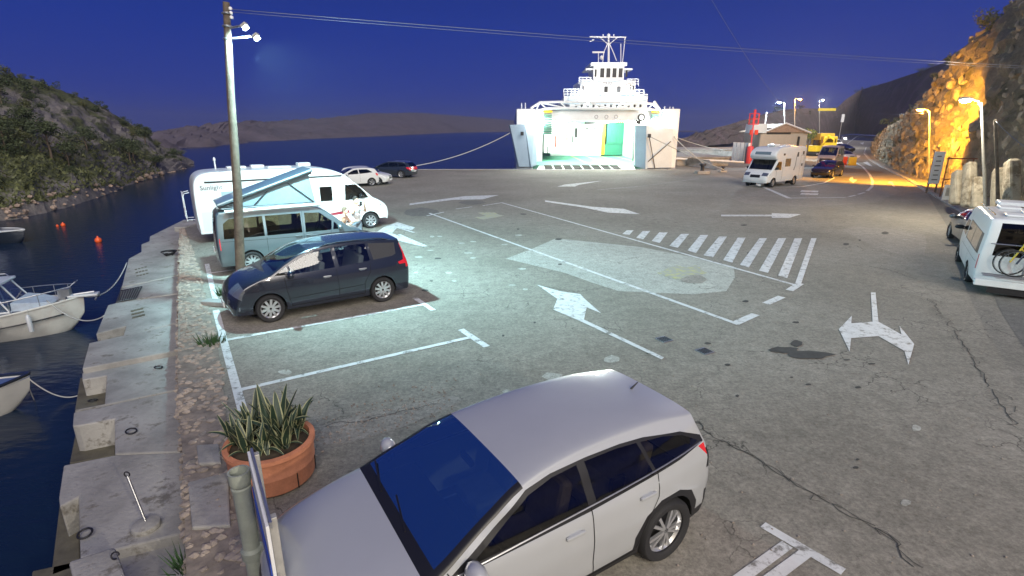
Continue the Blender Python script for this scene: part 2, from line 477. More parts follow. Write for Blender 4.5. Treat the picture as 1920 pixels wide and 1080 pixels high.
# ================================================================== ground
def asphalt_mat(name, c0, c1, cracks=True, scale=1.0):
    m = bpy.data.materials.new(name); m.use_nodes = True; t = m.node_tree; b = t.nodes['Principled BSDF']
    tcn = t.nodes.new('ShaderNodeTexCoord'); co = tcn.outputs['Object']
    def N(sc, det=6, ro=.6):
        n = t.nodes.new('ShaderNodeTexNoise'); n.inputs['Scale'].default_value = sc; n.inputs['Detail'].default_value = det; n.inputs['Roughness'].default_value = ro
        lk(t, co, n.inputs['Vector']); return n
    big = N(.25, 5, .6); r = t.nodes.new('ShaderNodeValToRGB'); lk(t, big.outputs['Fac'], r.inputs[0])
    r.color_ramp.elements[0].position = .35; r.color_ramp.elements[0].color = (*c0, 1); r.color_ramp.elements[1].position = .65; r.color_ramp.elements[1].color = (*c1, 1)
    g = N(15, 6, .9); rg = t.nodes.new('ShaderNodeValToRGB'); lk(t, g.outputs['Fac'], rg.inputs[0])
    rg.color_ramp.elements[0].position = .3; rg.color_ramp.elements[0].color = (.45, .45, .45, 1); rg.color_ramp.elements[1].position = .72; rg.color_ramp.elements[1].color = (1.75, 1.75, 1.75, 1)
    md = N(3.5, 8, .75); rm = t.nodes.new('ShaderNodeValToRGB'); lk(t, md.outputs['Fac'], rm.inputs[0])
    rm.color_ramp.elements[0].position = .3; rm.color_ramp.elements[0].color = (.72, .72, .72, 1); rm.color_ramp.elements[1].position = .7; rm.color_ramp.elements[1].color = (1.22, 1.22, 1.22, 1)
    def mul(a, c):
        x = t.nodes.new('ShaderNodeMix'); x.data_type = 'RGBA'; x.blend_type = 'MULTIPLY'; x.inputs['Factor'].default_value = 1
        lk(t, a, x.inputs['A']); lk(t, c, x.inputs['B']); return x.outputs['Result']
    cur = mul(mul(r.outputs[0], rg.outputs[0]), rm.outputs[0])
    hgt = g.outputs['Fac']
    if cracks:
        v = t.nodes.new('ShaderNodeTexVoronoi'); v.feature = 'DISTANCE_TO_EDGE'; v.inputs['Scale'].default_value = 1.6
        wv = N(2.2, 4, .6); ad = t.nodes.new('ShaderNodeVectorMath'); ad.operation = 'ADD'
        sc = t.nodes.new('ShaderNodeVectorMath'); sc.operation = 'SCALE'; sc.inputs['Scale'].default_value = .5
        lk(t, wv.outputs['Color'], sc.inputs[0]); lk(t, co, ad.inputs[0]); lk(t, sc.outputs[0], ad.inputs[1]); lk(t, ad.outputs[0], v.inputs['Vector'])
        cr_ = t.nodes.new('ShaderNodeValToRGB'); lk(t, v.outputs['Distance'], cr_.inputs[0])
        cr_.color_ramp.elements[0].position = .0; cr_.color_ramp.elements[0].color = (1, 1, 1, 1); cr_.color_ramp.elements[1].position = .02; cr_.color_ramp.elements[1].color = (0, 0, 0, 1)
        mk = N(.5, 3, .5); mr = t.nodes.new('ShaderNodeValToRGB'); lk(t, mk.outputs['Fac'], mr.inputs[0])
        mr.color_ramp.elements[0].position = .54; mr.color_ramp.elements[0].color = (0, 0, 0, 1); mr.color_ramp.elements[1].position = .62; mr.color_ramp.elements[1].color = (.8, .8, .8, 1)
        mm = mul(cr_.outputs[0], mr.outputs[0])
        x = t.nodes.new('ShaderNodeMix'); x.data_type = 'RGBA'; lk(t, mm, x.inputs['Factor']); lk(t, cur, x.inputs['A']); x.inputs['B'].default_value = (.018, .018, .017, 1)
        cur = x.outputs['Result']
    lk(t, cur, b.inputs['Base Color']); b.inputs['Roughness'].default_value = .82; b.inputs['Specular IOR Level'].default_value = .35
    bp = t.nodes.new('ShaderNodeBump'); bp.inputs['Strength'].default_value = .55; bp.inputs['Distance'].default_value = .012
    lk(t, hgt, bp.inputs['Height']); lk(t, bp.outputs[0], b.inputs['Normal']); return m
M['asphalt'] = asphalt_mat('asphalt', (.185, .172, .145), (.25, .233, .20))
M['asphalt_new'] = asphalt_mat('asphalt_newer', (.135, .13, .12), (.165, .16, .145), False)
M['patch'] = asphalt_mat('concrete_patch', (.32, .32, .29), (.40, .40, .36), True)
M['patch2'] = asphalt_mat('worn_patch', (.22, .205, .18), (.27, .25, .22), False)
M['paint'] = mat('road_paint', (.62, .63, .63), .6, noise_amt=.12, nscale=4, worn=(.19, .185, .17), wscale=5, wthr=.575, bump=.2, bscale=60)
M['paint_worn'] = mat('worn_road_paint', (.42, .42, .41), .7, worn=(.15, .145, .135), wscale=7, wthr=.5)
M['paint_yellow'] = mat('worn_yellow_paint', (.44, .42, .20), .8, worn=(.33, .33, .29), wscale=5, wthr=.46)
M['stain'] = mat('oil_stain', (.055, .055, .053), .9, noise_amt=.3, nscale=5)
M['concrete'] = mat('quay_concrete', (.34, .335, .32), .85, noise_amt=.38, nscale=1.3, bump=.6, bscale=16, worn=(.17, .16, .14), wscale=2.6, wthr=.60)
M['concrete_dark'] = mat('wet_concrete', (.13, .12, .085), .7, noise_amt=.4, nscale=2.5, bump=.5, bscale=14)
M['stone'] = mat('rubble_stone', (.34, .29, .245), .9, noise_amt=.4, nscale=3, bump=.6, bscale=18)
M['stone2'] = mat('rubble_stone_grey', (.26, .24, .22), .9, noise_amt=.4, nscale=3, bump=.6, bscale=18)
M['mortar'] = mat('rubble_mortar', (.25, .215, .18), .95, noise_amt=.45, nscale=4, bump=.8, bscale=9)
M['wall_cream'] = mat('cream_render', (.36, .34, .30), .8, noise_amt=.15)
lotpx = [(480, 1080), (440, 900), (420, 760), (405, 640), (385, 560), (362, 480), (342, 428), (640, 331), (760, 318.5), (1010, 317.5), (1264, 318), (1267, 284), (1378, 290), (1404, 262)]
lot = [G(*p) for p in lotpx]
lot = [Vector((-1.3, -9, 0)), ] + lot + [Vector((150, 260, 0)), Vector((90, -9, 0))]
mb = MB(); mb.prism([(p.x, p.y) for p in lot], -2.6, 0.0)
o = mb.build('parking_lot', M['asphalt']); tag(o, kind='structure')
# quay lip along the sea
mb = MB()
for a, b in (((342, 428), (640, 331)), ((640, 331), (760, 318.5)), ((760, 318.5), (1264, 318)), ((1264, 318), (1267, 284)), ((1267, 284), (1378, 290))):
    p, q = G(*a), G(*b); d = (q-p).normalized(); n = Vector((-d.y, d.x, 0))
    mb.box(((p+q)/2) + Vector((0, 0, -.06)) + n*.12, ((q-p).length, .5, .24), math.atan2(d.y, d.x))
tag(mb.build('quay_edge', M['concrete'], bevel=.03), kind='structure')
def ell(cx, cy, a, b, k=12, j=.18, sd=0):
    rr = random.Random(sd); return [(cx+a*cos(2*pi*i/k)*(1+rr.uniform(-j, j)), cy+b*sin(2*pi*i/k)*(1+rr.uniform(-j, j))) for i in range(k)]
# markings: painted sheets a few millimetres above the asphalt
def sheet(name, polys, mt, z=.006):
    mb = MB()
    for k_, poly in enumerate(polys):
        pts = [G(*p) for p in poly]; mb.add([(p.x, p.y, z+k_*.00012) for p in pts], [tuple(range(len(pts)))])
    return tag(mb.build(name, mt), kind='structure')
sheet('scuffed_spot', [ell(1302, 524, 24, 8, sd=41)], M['patch2'], .0105)
def line(a, b, w=.12, a2=None):
    p, q = G(*a), G(*b); d = (q-p).normalized(); n = Vector((-d.y, d.x, 0))*w/2
    return [p+n, q+n, q-n, p-n]
def lines(name, ls, mt, z=.008):
    mb = MB()
    for li_, l in enumerate(ls):
        P = [G(*p) for p in l[:-1]]; w = l[-1]
        for i in range(len(P)-1):
            d = (P[i+1]-P[i]).normalized(); n = Vector((-d.y, d.x, 0))*w/2
            zz = z + .0005*(i % 2) + li_*.0002
            mb.add([(v.x, v.y, zz) for v in (P[i]+n, P[i+1]+n+d*.02, P[i+1]-n+d*.02, P[i]-n)], [(0, 1, 2, 3)])
    return tag(mb.build(name, mt), kind='structure')
sheet('concrete_patch', [[(948, 485), (990, 470), (1042, 447), (1200, 463), (1300, 482), (1376, 500), (1378, 520), (1362, 546), (1300, 552), (1230, 549), (1160, 546), (1110, 530), (1060, 512)]], M['patch'], .003)
sheet('worn_patch', [[(1580, 430), (1600, 425), (1660, 428), (1733, 440), (1738, 455), (1733, 477), (1690, 478), (1640, 464), (1610, 448)],
                     [(1440, 352), (1560, 345), (1660, 345), (1690, 360), (1640, 380), (1520, 388), (1400, 382), (1370, 372)]], M['patch2'], .003)
sheet('newer_asphalt', [[(1340, 322), (1900, 300), (1900, 322), (1630, 330), (1640, 345), (1560, 352), (1440, 352), (1400, 338)]], M['asphalt_new'], .002)
sheet('kerb_side_strip', [[(1785, 440), (1740, 365), (1760, 375), (1830, 430), (2100, 700), (2300, 1100), (2200, 1100), (1990, 760), (1880, 590), (1835, 500)]], M['asphalt_new'], .004)
lines('parking_stall_lines', [
    [(388, 495), (396, 530), (404, 562), .13], [(405, 582), (425, 660), (455, 770), .14], [(424, 638), (790, 572), .12], [(778, 559), (812, 582), .14],
    [(448, 732), (886, 632), .12], [(864, 618), (912, 650), .15], [(396, 512), (450, 505), .10],
    [(748, 440), (798, 462), .14], [(735, 424), (776, 436), .12],
    [(1430, 985), (1577, 1071), .12], [(1476, 1022), (1330, 1128), .12], [(1513, 1036), (1400, 1120), .12]], M['paint'])
lines('lane_lines', [
    [(805, 400), (1383, 608), .13], [(1378, 607), (1416, 590), .20], [(800, 405), (832, 398), .12],
    [(905, 386), (942, 380), .12], [(940, 380), (1488, 534), .13], [(1480, 545), (1500, 532), .2], [(1436, 570), (1465, 557), .2],
    [(855, 392), (885, 388), .10]], M['paint'])
lines('road_lane_lines', [[(1400, 337), (1480, 372), .3], [(1480, 371.5), (1585, 370.5), .16], [(1592, 369), (1604, 366), .16], [(1609, 364.5), (1621, 361), .16],
    [(1626, 358), (1635, 350), (1636, 340), (1631, 328), (1618, 313), (1600, 302), (1588, 292), (1584, 280), (1590, 268), (1605, 257), (1625, 249), .2],
    [(1446, 351), (1505, 350), (1545, 343), (1562, 335), (1567, 326), .16],
    [(1740, 362), (1690, 330), (1650, 312), (1630, 300), (1620, 288), (1624, 276), .14]], M['paint'])
lines('faded_lines', [[(1120, 356), (1195, 350), .2], [(1195, 350), (1310, 335), .1], [(1120, 356), (1400, 366), .07], [(1400, 366), (1540, 368), .07],
    [(1690, 450), (1716, 448), .05], [(1500, 350), (1555, 345), .08]], M['paint_worn'], .005)
sheet('hatched_bars', [[(1175, 432), (1188, 432), (1180, 441), (1167, 439)], [(1205, 433.5), (1219, 433.5), (1206, 449), (1193, 446)],
    [(1236, 436), (1252, 436), (1237, 456), (1222, 452)], [(1277, 439), (1292, 439), (1271, 465), (1255, 461)], [(1313, 441), (1328, 441), (1305, 475), (1289, 470)],
    [(1348, 444), (1363, 444), (1337, 483), (1319, 479)], [(1383, 446), (1398, 446), (1373, 493), (1356, 488)], [(1424, 447), (1438, 447), (1404, 502), (1387, 497)],
    [(1459, 447), (1474, 447), (1440, 512), (1423, 508)], [(1490, 447), (1504, 447), (1476, 522), (1459, 517)], [(1521, 447), (1531, 447), (1502, 533), (1491, 531)]], M['paint'], .010)
sheet('painted_arrows', [
    [(1632.6, 549), (1641.5, 549), (1647, 604), (1690, 628), (1686, 611), (1714, 646), (1703, 685), (1695.6, 659), (1647, 631), (1595.6, 635), (1593, 660), (1572.6, 618), (1597, 592.6), (1596, 607), (1636, 604)],
    [(1007, 534.6), (1051, 547), (1088, 552), (1095, 560), (1127, 588), (1100, 577), (1095, 600), (1245, 671), (1241, 675), (1088, 603), (1037, 581), (1045, 561)],
    [(768, 382), (872, 368), (935, 366), (905, 374), (850, 375), (768, 385)],
    [(1022, 376), (1110, 388), (1170, 392), (1200, 402), (1140, 399), (1095, 389.5), (1022, 378.5)],
    [(1352, 403), (1447, 403), (1447, 400), (1502, 402), (1480, 409), (1447, 409), (1447, 406), (1352, 406)],
    [(1045, 350), (1060, 346), (1130, 339), (1085, 347), (1078, 350)],
    [(700, 440), (720, 426), (745, 417), (778, 427), (772, 432), (744, 428), (735, 438), (798, 460), (794, 463), (722, 446)],
    [(1503, 357), (1535, 358), (1533, 361), (1500, 360)], [(1503, 362), (1535, 363), (1533, 366), (1500, 365)],
    [(1664, 344), (1668, 340), (1673, 341), (1679, 351), (1675, 351), (1671, 345)],
    [(1618, 305), (1626, 303), (1636, 312), (1630, 311)], [(1606, 291), (1614, 292), (1610, 296), (1605, 295)], [(1612, 268), (1620, 267), (1618, 271)],
    [(1594, 333), (1599, 332), (1600, 337), (1608, 337), (1600, 343), (1592, 338)]], M['paint'], .012)
sheet('yellow_marks', [[(895+i*7, 399+(i % 2)*2), (905+i*7, 398), (925+i*5, 405), (915+i*4, 407)] for i in range(4)] +
      [[(890, 408), (925, 403), (945, 404), (940, 406), (905, 412)], ell(1285, 512, 42, 13, 16, .3, 40)], M['paint_yellow'], .0095)
sheet('oil_stains', [ell(1470, 657, 27, 6, sd=1), ell(1518, 666, 42, 8, sd=2), ell(1494, 645, 11, 6, sd=3),], M['stain'], .0135)
sheet('damp_patches', [ell(790, 398, 32, 8, sd=5), ell(885, 380, 24, 4, sd=6)], M['asphalt_new'], .0055)
rr = random.Random(4)
sheet('pale_repairs', [ell(1035, 706, 20, 7, sd=7), ell(1147, 674, 17, 7, sd=8), ell(950, 735, 8, 4, sd=9), ell(535, 698, 12, 5, sd=10), ell(1718, 803, 9, 6, sd=11), ell(1698, 943, 10, 6, sd=12)] +
      [ell(rr.uniform(770, 1000), rr.uniform(430, 560), rr.uniform(3, 8), rr.uniform(1, 2), sd=20+i) for i in range(16)], M['patch'], .0045)
sheet('dark_pits', [ell(rr.uniform(780, 1700), rr.uniform(400, 900), rr.uniform(2, 7), rr.uniform(1, 2.5), sd=60+i) for i in range(34)], M['stain'], .0048)
# crack seams running across the lot
mb = MB()
for path in ([(1262, 770), (1330, 812), (1400, 850), (1480, 900), (1560, 945), (1640, 990), (1720, 1060)], [(1740, 560), (1790, 620), (1820, 670), (1860, 730), (1900, 800)],
             [(1630, 500), (1680, 510), (1720, 525)], [(1010, 536), (1080, 548), (1130, 540)], [(610, 800), (700, 785), (820, 757)]):
    P = [G(*p) for p in path]
    for i in range(len(P)-1):
        k = int((P[i+1]-P[i]).length/.12)+1
        for br in range(3):
            last = None
            for j in range(k+1):
                q = P[i].lerp(P[i+1], j/k) + Vector((noise.noise(Vector((i, j*.35, br*9))), noise.noise(Vector((j*.35, i+5, br*7))), 0))*.16*(1+br*.8)
                if last is not None and (br == 0 or (j+br*3) % 5 > 1):
                    d = (q-last).normalized(); n = Vector((-d.y, d.x, 0))*(.006 if br == 0 else .004)
                    mb.add([(v.x, v.y, .0075) for v in (last+n, q+n, q-n, last-n)], [(0, 1, 2, 3)])
                last = q
tag(mb.build('asphalt_cracks', M['stain']), kind='structure')
mb = MB(); rr = random.Random(31)
for k in range(260):
    px = rr.uniform(585, 860); py = 812-(px-600)*.3+rr.gauss(0, 22); c = G(px, py, .01); s_ = rr.uniform(.012, .04); mb.blob(c, (s_, s_, s_*.6), k, 0, .3)
for k in range(300):
    c = G(rr.uniform(500, 1900), rr.uniform(420, 1060), .01); s_ = rr.uniform(.01, .03); mb.blob(c, (s_, s_, s_*.6), k, 0, .3)
tag(mb.build('loose_gravel', M['stone']), kind='stuff')
sheet('sandy_strip', [[(598, 800), (700, 772), (850, 742), (868, 752), (760, 800), (660, 830), (610, 835)]], M['patch2'], .0042)
# drain covers
for i, (px, py) in enumerate(((1245, 637), (1321, 659))):
    c = G(px, py); mb = MB(); mb.box(c+Vector((0, 0, .008)), (.27, .27, .014), .5)
    t = thing('drain_cover', (0, 0, 0), ['small square iron drain cover by the tail of the painted arrow', 'square iron drain cover left of the oil stains'][i], 'drain cover')
    mb.build('frame', M['steel'], t); mb = MB()
    for k in range(5): mb.box(c+Matrix.Rotation(.5, 3, 'Z') @ Vector((-.1+.05*k, 0, 0))+Vector((0, 0, .018)), (.03, .2, .008), .5)
    mb.build('grate', M['dark_metal'], t)
# low white kerb between the bays
mb = MB(); p, q = G(384, 570), G(436, 574); 
mb.box((p+q)/2+Vector((0, .0, .06)), ((q-p).length, .28, .12), math.atan2((q-p).y, (q-p).x))
tag(mb.build('bay_kerb', M['concrete'], bevel=.02), kind='structure')
# kerb along the cliff road
mb = MB(); kp = [G(*p) for p in ((1990, 500), (1870, 430), (1790, 392), (1745, 364), (1700, 337), (1655, 314), (1630, 300), (1620, 286))]
for i in range(len(kp)-1):
    p, q = kp[i], kp[i+1]; mb.box((p+q)/2+Vector((.1, 0, .06)), ((q-p).length+.05, .3, .12+.004*(i % 2)), math.atan2((q-p).y, (q-p).x))
tag(mb.build('road_kerb', M['concrete'], bevel=.02), kind='structure')
# ------------------------------------------------------------------ sea
def water_mat():
    m = bpy.data.materials.new('sea_water'); m.use_nodes = True; t = m.node_tree; b = t.nodes['Principled BSDF']
    b.inputs['Base Color'].default_value = (.008, .020, .045, 1); b.inputs['Roughness'].default_value = .2; b.inputs['IOR'].default_value = 1.33
    b.inputs['Specular IOR Level'].default_value = .5
    tcn = t.nodes.new('ShaderNodeTexCoord'); mp = t.nodes.new('ShaderNodeMapping'); mp.inputs['Scale'].default_value = (1, 2.4, 1); mp.inputs['Rotation'].default_value = (0, 0, .3)
    lk(t, tcn.outputs['Object'], mp.inputs[0])
    n = t.nodes.new('ShaderNodeTexNoise'); n.inputs['Scale'].default_value = 1.8; n.inputs['Detail'].default_value = 4; lk(t, mp.outputs[0], n.inputs['Vector'])
    bp = t.nodes.new('ShaderNodeBump'); bp.inputs['Strength'].default_value = .3; bp.inputs['Distance'].default_value = .09
    lk(t, n.outputs['Fac'], bp.inputs['Height']); lk(t, bp.outputs[0], b.inputs['Normal']); return m
mb = MB(); mb.add([(-2500, -60, -1.6), (2500, -60, -1.6), (2500, 4500, -1.6), (-2500, 4500, -1.6)], [(0, 1, 2, 3)])
tag(mb.build('sea', water_mat()), kind='structure')
mb = MB(); mb.add([(-2500, -60, -5), (2500, -60, -5), (2500, 4500, -5), (-2500, 4500, -5)], [(0, 1, 2, 3)])
tag(mb.build('seabed', M['mortar']), kind='structure')
# ------------------------------------------------------------------ lower quay with notched slabs
q = bpy.data.objects.new('quay', None); COL.objects.link(q); tag(q, kind='structure')
ZQ = -.6
slabs = [
 ([(344, 412), (281, 443), (280, 452), (265, 458), (265, 472), (241, 485), (228, 538), (362, 509), (362, 412)], ZQ),
 ([(228, 539.5), (362, 510.5), (362, 546), (223, 565)], ZQ-.03),
 ([(222, 567), (202, 572), (180, 626), (236, 611), (231, 630), (362, 598), (362, 548)], ZQ),
 ([(167, 643), (362, 600), (362, 652), (330, 657), (154, 691)], ZQ),
 ([(154, 699), (345, 662), (362, 660), (362, 724), (140, 771), (141, 767), (153, 765), (196, 757), (200, 704), (154, 712)], ZQ-.12),
 ([(138, 773), (362, 726), (372, 845), (215, 851), (215, 785), (147, 798), (136, 798)], ZQ),
 ([(119, 872), (215, 853), (372, 847), (400, 985), (150, 1047), (147, 931), (112, 950), (110, 932)], ZQ),
 ([(140, 1050), (400, 988), (480, 1400), (100, 1400)], ZQ-.14)]
for poly, z in slabs:
    P = [G(p[0], p[1], z) for p in poly]; mb = MB(); mb.prism([(p.x, p.y) for p in P], z-.75, z)
    mb.build('slab', M['concrete'], q, bevel=.025)
for poly in ([(146, 790), (216, 780), (216, 853), (130, 868)], [(112, 940), (150, 925), (150, 1060), (95, 1080)], [(150, 708), (202, 700), (198, 762), (140, 770)], [(60, 1070), (150, 1050), (150, 1400), (30, 1400)], [(228, 535), (300, 520), (262, 556), (215, 572)]):
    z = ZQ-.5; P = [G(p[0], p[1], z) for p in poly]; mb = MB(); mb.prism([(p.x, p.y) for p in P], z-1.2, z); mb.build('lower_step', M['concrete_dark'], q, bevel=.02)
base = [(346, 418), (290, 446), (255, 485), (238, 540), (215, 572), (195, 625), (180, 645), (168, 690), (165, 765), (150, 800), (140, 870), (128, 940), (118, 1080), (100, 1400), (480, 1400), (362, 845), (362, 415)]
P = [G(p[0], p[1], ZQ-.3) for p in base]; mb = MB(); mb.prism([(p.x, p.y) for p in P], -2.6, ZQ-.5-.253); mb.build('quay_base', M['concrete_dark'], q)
# iron mooring rings, hatches in the slabs
for i, (px, py) in enumerate(((160, 1002), (246, 810), (297, 690), (174, 752))):
    z = ZQ-(.5 if i == 3 else .12 if i == 2 else 0)+.02; c = G(px, py, z); rt = Matrix.Rotation(.3+i, 3, 'Z') @ Matrix.Rotation(rad(12), 3, 'X')
    mb = MB(); mb.tube([c+rt @ Vector((cos(a)*.075, sin(a)*.075, .02)) for a in [2*pi*k/14 for k in range(15)]], .013, 6, cap=False)
    o = mb.build('mooring_ring', M['dark_metal'], smooth=180)
    tag(o, ['rusty mooring ring on the quay beside the concrete block', 'mooring ring on the slab above the parasol base', 'small mooring ring on the slab under the long step', 'mooring ring down in the notch of the quay'][i], 'ring')
mb = MB(); 
for i in range(4):
    for j in range(3):
        for (ox, oy) in ((255, 505), (248, 583)):
            c = G(ox+i*6+j*1.5, oy+j*6-i*1.5, ZQ+.008); mb.box(c, (.07, .14, .012), .55)
tag(mb.build('slab_hatches', M['concrete_dark'], q))
mb = MB()
p0, p1, p2, p3 = [G(*p, ZQ+.015) for p in ((226, 545), (266, 537), (254, 560), (220, 566))]
for k in range(9):
    a = p0.lerp(p1, k/8); b = p3.lerp(p2, k/8); mb.tube([a, b], .016, 5)
mb.tube([p0, p1], .016, 5); mb.tube([p3, p2], .016, 5)
mb.build('grating', M['dark_metal'], q)
# ------------------------------------------------------------------ rubble wall top strip
wl = bpy.data.objects.new('rubble_wall', None); COL.objects.link(wl); tag(wl, 'old rubble stone wall along the quay, its top level with the lot', 'wall')
Lp = [(339, 430), (336, 500), (335, 560), (334, 640), (333, 700), (336, 780), (343, 860), (350, 1080), (365, 1500)]
Rp = [(344, 428), (364, 480), (387, 560), (407, 640), (416, 700), (424, 780), (436, 880), (482, 1080), (590, 1500)]
Lw = [G(*p, .0) for p in Lp]; Rw = [G(*p) for p in Rp]
mb = MB(); poly = [(p.x, p.y) for p in Lw] + [(p.x, p.y) for p in Rw[::-1]]; mb.prism(poly, -2.5, .02); mb.build('wall_core', M['mortar'], wl)
st = []
for sd in range(6):
    m_ = MB(); m_.blob((0, 0, 0), (1, 1, 1), sd, 1, .3); o_ = m_.build('stone', M['stone'] if sd % 2 else M['stone2'], smooth=30); st.append(o_.data); COL.objects.unlink(o_); bpy.data.objects.remove(o_)
rr = random.Random(3); cnt = 0
for i in range(len(Lw)-2):
    ln = (Lw[i+1]-Lw[i]).length; kk = max(1, int(ln/.24))
    for k in range(kk):
        t = (k+rr.random())/kk; a = Lw[i].lerp(Lw[i+1], t); b = Rw[i].lerp(Rw[i+1], t); wd_ = (b-a).length; nj = max(2, int(wd_/.23))
        for j in range(nj):
            if cnt >= 290 or rr.random() < .22: continue
            if i >= 6 and rr.random() < .5: continue
            p = a.lerp(b, (j+rr.uniform(.2, .8))/nj); s_ = rr.uniform(.10, .30)
            share('stone', st[rr.randrange(6)], wl, (p.x, p.y, -.01+rr.uniform(-.02, .02)), (0, 0, rr.random()*6), (s_, s_*rr.uniform(.6, 1), s_*.42)); cnt += 1
# small rubble between, and the rough face of the wall
mb = MB()
for k in range(1500):
    i = rr.choices(range(len(Lw)-2), [(Lw[j+1]-Lw[j]).length for j in range(len(Lw)-2)])[0]; t = rr.random(); a = Lw[i].lerp(Lw[i+1], t); b = Rw[i].lerp(Rw[i+1], t)
    if rr.random() < .35: p = a + Vector((-.01, 0, -rr.random()*.55)); 
    else: p = a.lerp(b, rr.random()*1.02)+Vector((0, 0, .015))
    s_ = rr.uniform(.06, .15); mb.blob(p, (s_, s_, s_*.6), k, 0, .3)
tag(mb.build('rubble', M['stone'], wl), kind='stuff')
# flat concrete cap pieces near the bottom
for poly in ([(368, 835), (410, 832), (415, 868), (372, 870)], [(352, 905), (428, 885), (432, 985), (360, 990)]):
    mb = MB(); P = [G(*p, .05) for p in poly]; mb.prism([(p.x, p.y) for p in P], -.05, .06); mb.build('cap_slab', M['concrete'], wl, bevel=.02)
# ------------------------------------------------------------------ terrain
def terrain_mat(name, rock, grass, dark, gl=0.5, zr=None, sc=.35):
    m = bpy.data.materials.new(name); m.use_nodes = True; t = m.node_tree; b = t.nodes['Principled BSDF']
    tcn = t.nodes.new('ShaderNodeTexCoord'); co = tcn.outputs['Object']
    def N(s, det, ro=.65):
        n = t.nodes.new('ShaderNodeTexNoise'); n.inputs['Scale'].default_value = s; n.inputs['Detail'].default_value = det; n.inputs['Roughness'].default_value = ro; lk(t, co, n.inputs['Vector']); return n.outputs['Fac']
    r1 = t.nodes.new('ShaderNodeValToRGB'); lk(t, N(sc*8, 8, .8), r1.inputs[0])
    r1.color_ramp.elements[0].position = .3; r1.color_ramp.elements[0].color = tuple(x*.4 for x in rock) + (1,); r1.color_ramp.elements[1].position = .68; r1.color_ramp.elements[1].color = (*rock, 1)
    r2 = t.nodes.new('ShaderNodeValToRGB'); lk(t, N(sc*12, 8, .8), r2.inputs[0])
    r2.color_ramp.elements[0].position = .35; r2.color_ramp.elements[0].color = (*dark, 1); r2.color_ramp.elements[1].position = .65; r2.color_ramp.elements[1].color = (*grass, 1)
    f = N(sc, 6, .7)
    mr = t.nodes.new('ShaderNodeValToRGB'); mr.color_ramp.elements[0].position = gl-.04; mr.color_ramp.elements[1].position = gl+.04
    if zr:
        spn = t.nodes.new('ShaderNodeSeparateXYZ'); lk(t, co, spn.inputs[0]); mp = t.nodes.new('ShaderNodeMapRange'); mp.inputs['From Min'].default_value = zr[0]; mp.inputs['From Max'].default_value = zr[1]
        mp.inputs['To Min'].default_value = .35; mp.inputs['To Max'].default_value = 0
        lk(t, spn.outputs['Z'], mp.inputs['Value']); su = t.nodes.new('ShaderNodeMath'); su.operation = 'SUBTRACT'; lk(t, f, su.inputs[0]); lk(t, mp.outputs[0], su.inputs[1]); f = su.outputs[0]
    lk(t, f, mr.inputs[0]); mx = t.nodes.new('ShaderNodeMix'); mx.data_type = 'RGBA'; lk(t, mr.outputs[0], mx.inputs['Factor']); lk(t, r1.outputs[0], mx.inputs['A']); lk(t, r2.outputs[0], mx.inputs['B'])
    lk(t, mx.outputs['Result'], b.inputs['Base Color']); b.inputs['Roughness'].default_value = .95
    bp = t.nodes.new('ShaderNodeBump'); bp.inputs['Strength'].default_value = 1; bp.inputs['Distance'].default_value = .4
    lk(t, N(sc*7, 8, .75), bp.inputs['Height']); lk(t, bp.outputs[0], b.inputs['Normal']); return m
M['hill_left'] = terrain_mat('limestone_scrub', (.29, .265, .25), (.11, .12, .045), (.04, .05, .025), .50, (-1.2, .3), .16)
M['cliff'] = terrain_mat('cliff_rock', (.34, .29, .21), (.12, .12, .06), (.05, .05, .03), .60, None, .25)
M['far_hill'] = terrain_mat('dark_slope', (.22, .16, .17), (.14, .11, .10), (.06, .05, .05), .45, None, .08)
M['island'] = terrain_mat('bare_island', (.15, .125, .145), (.09, .075, .09), (.05, .045, .05), .6, None, .006)
def interp(tab, x):
    if x <= tab[0][0]: return tab[0][1]
    for a, b in zip(tab, tab[1:]):
        if x <= b[0]: return a[1]+(b[1]-a[1])*(x-a[0])/(b[0]-a[0])
    return tab[-1][1]
def hillgrid(name, xs, shore, ridge, depth, mt, rows=34, namp=.6, nfr=.18, zs=-1.6, back=1.0, expo=.75, kind='structure'):
    """terrain: for each column a shore point on the ground and a ridge point further away"""
    vs = []; K = rows; grid = []
    for x in xs:
        s = G(x, interp(shore, x), zs); hd = Vector((s.x, s.y, 0)).normalized(); dp = interp(depth, x)
        rp = s + hd*dp; rz_ = rp.y*math.tan(math.atan2(HZ-interp(ridge, x), F)) if False else topz(Vector((rp.x, rp.y, 0)), interp(ridge, x))
        col = []
        for k in range(K+8):
            t = k/K
            if t <= 1: z = (zs-.6) + (rz_-(zs-.6))*(t**expo); p = s - hd*.6 + hd*(dp+.6)*t
            else: z = rz_ - (t-1)*dp*back*.6; p = s + hd*dp*t
            a = namp*min(1, t*6+.25)*(min(1, abs(1-t)*5+.3)); q = Vector((p.x, p.y, z*1.4))
            nz = (noise.fractal(q*nfr, .8, 2.1, 5))*a; n2 = noise.fractal(q*nfr*3+Vector((9, 3, 1)), .6, 2.2, 3)*a*.5
            col.append(Vector((p.x+n2*.8, p.y+nz*.9, z+nz*.9+n2)))
        grid.append(col)
    n = K+8
    for c in grid: vs += c
    fs = [(i*n+j, (i+1)*n+j, (i+1)*n+j+1, i*n+j+1) for i in range(len(grid)-1) for j in range(n-1)]
    mb = MB(); mb.add(vs, fs); o = mb.build(name, mt, smooth=35); tag(o, kind=kind); return grid
xs = [-420+i*5.0 for i in range(158)]
shoreL = [(-420, 560), (0, 416), (60, 406), (130, 388), (200, 365), (250, 345), (300, 329), (350, 315), (372, 309)]
ridgeL = [(-420, 60), (0, 130), (60, 135), (120, 148), (180, 178), (230, 203), (250, 222), (275, 238), (292, 243), (300, 262), (322, 278), (345, 290), (365, 303), (372, 308)]
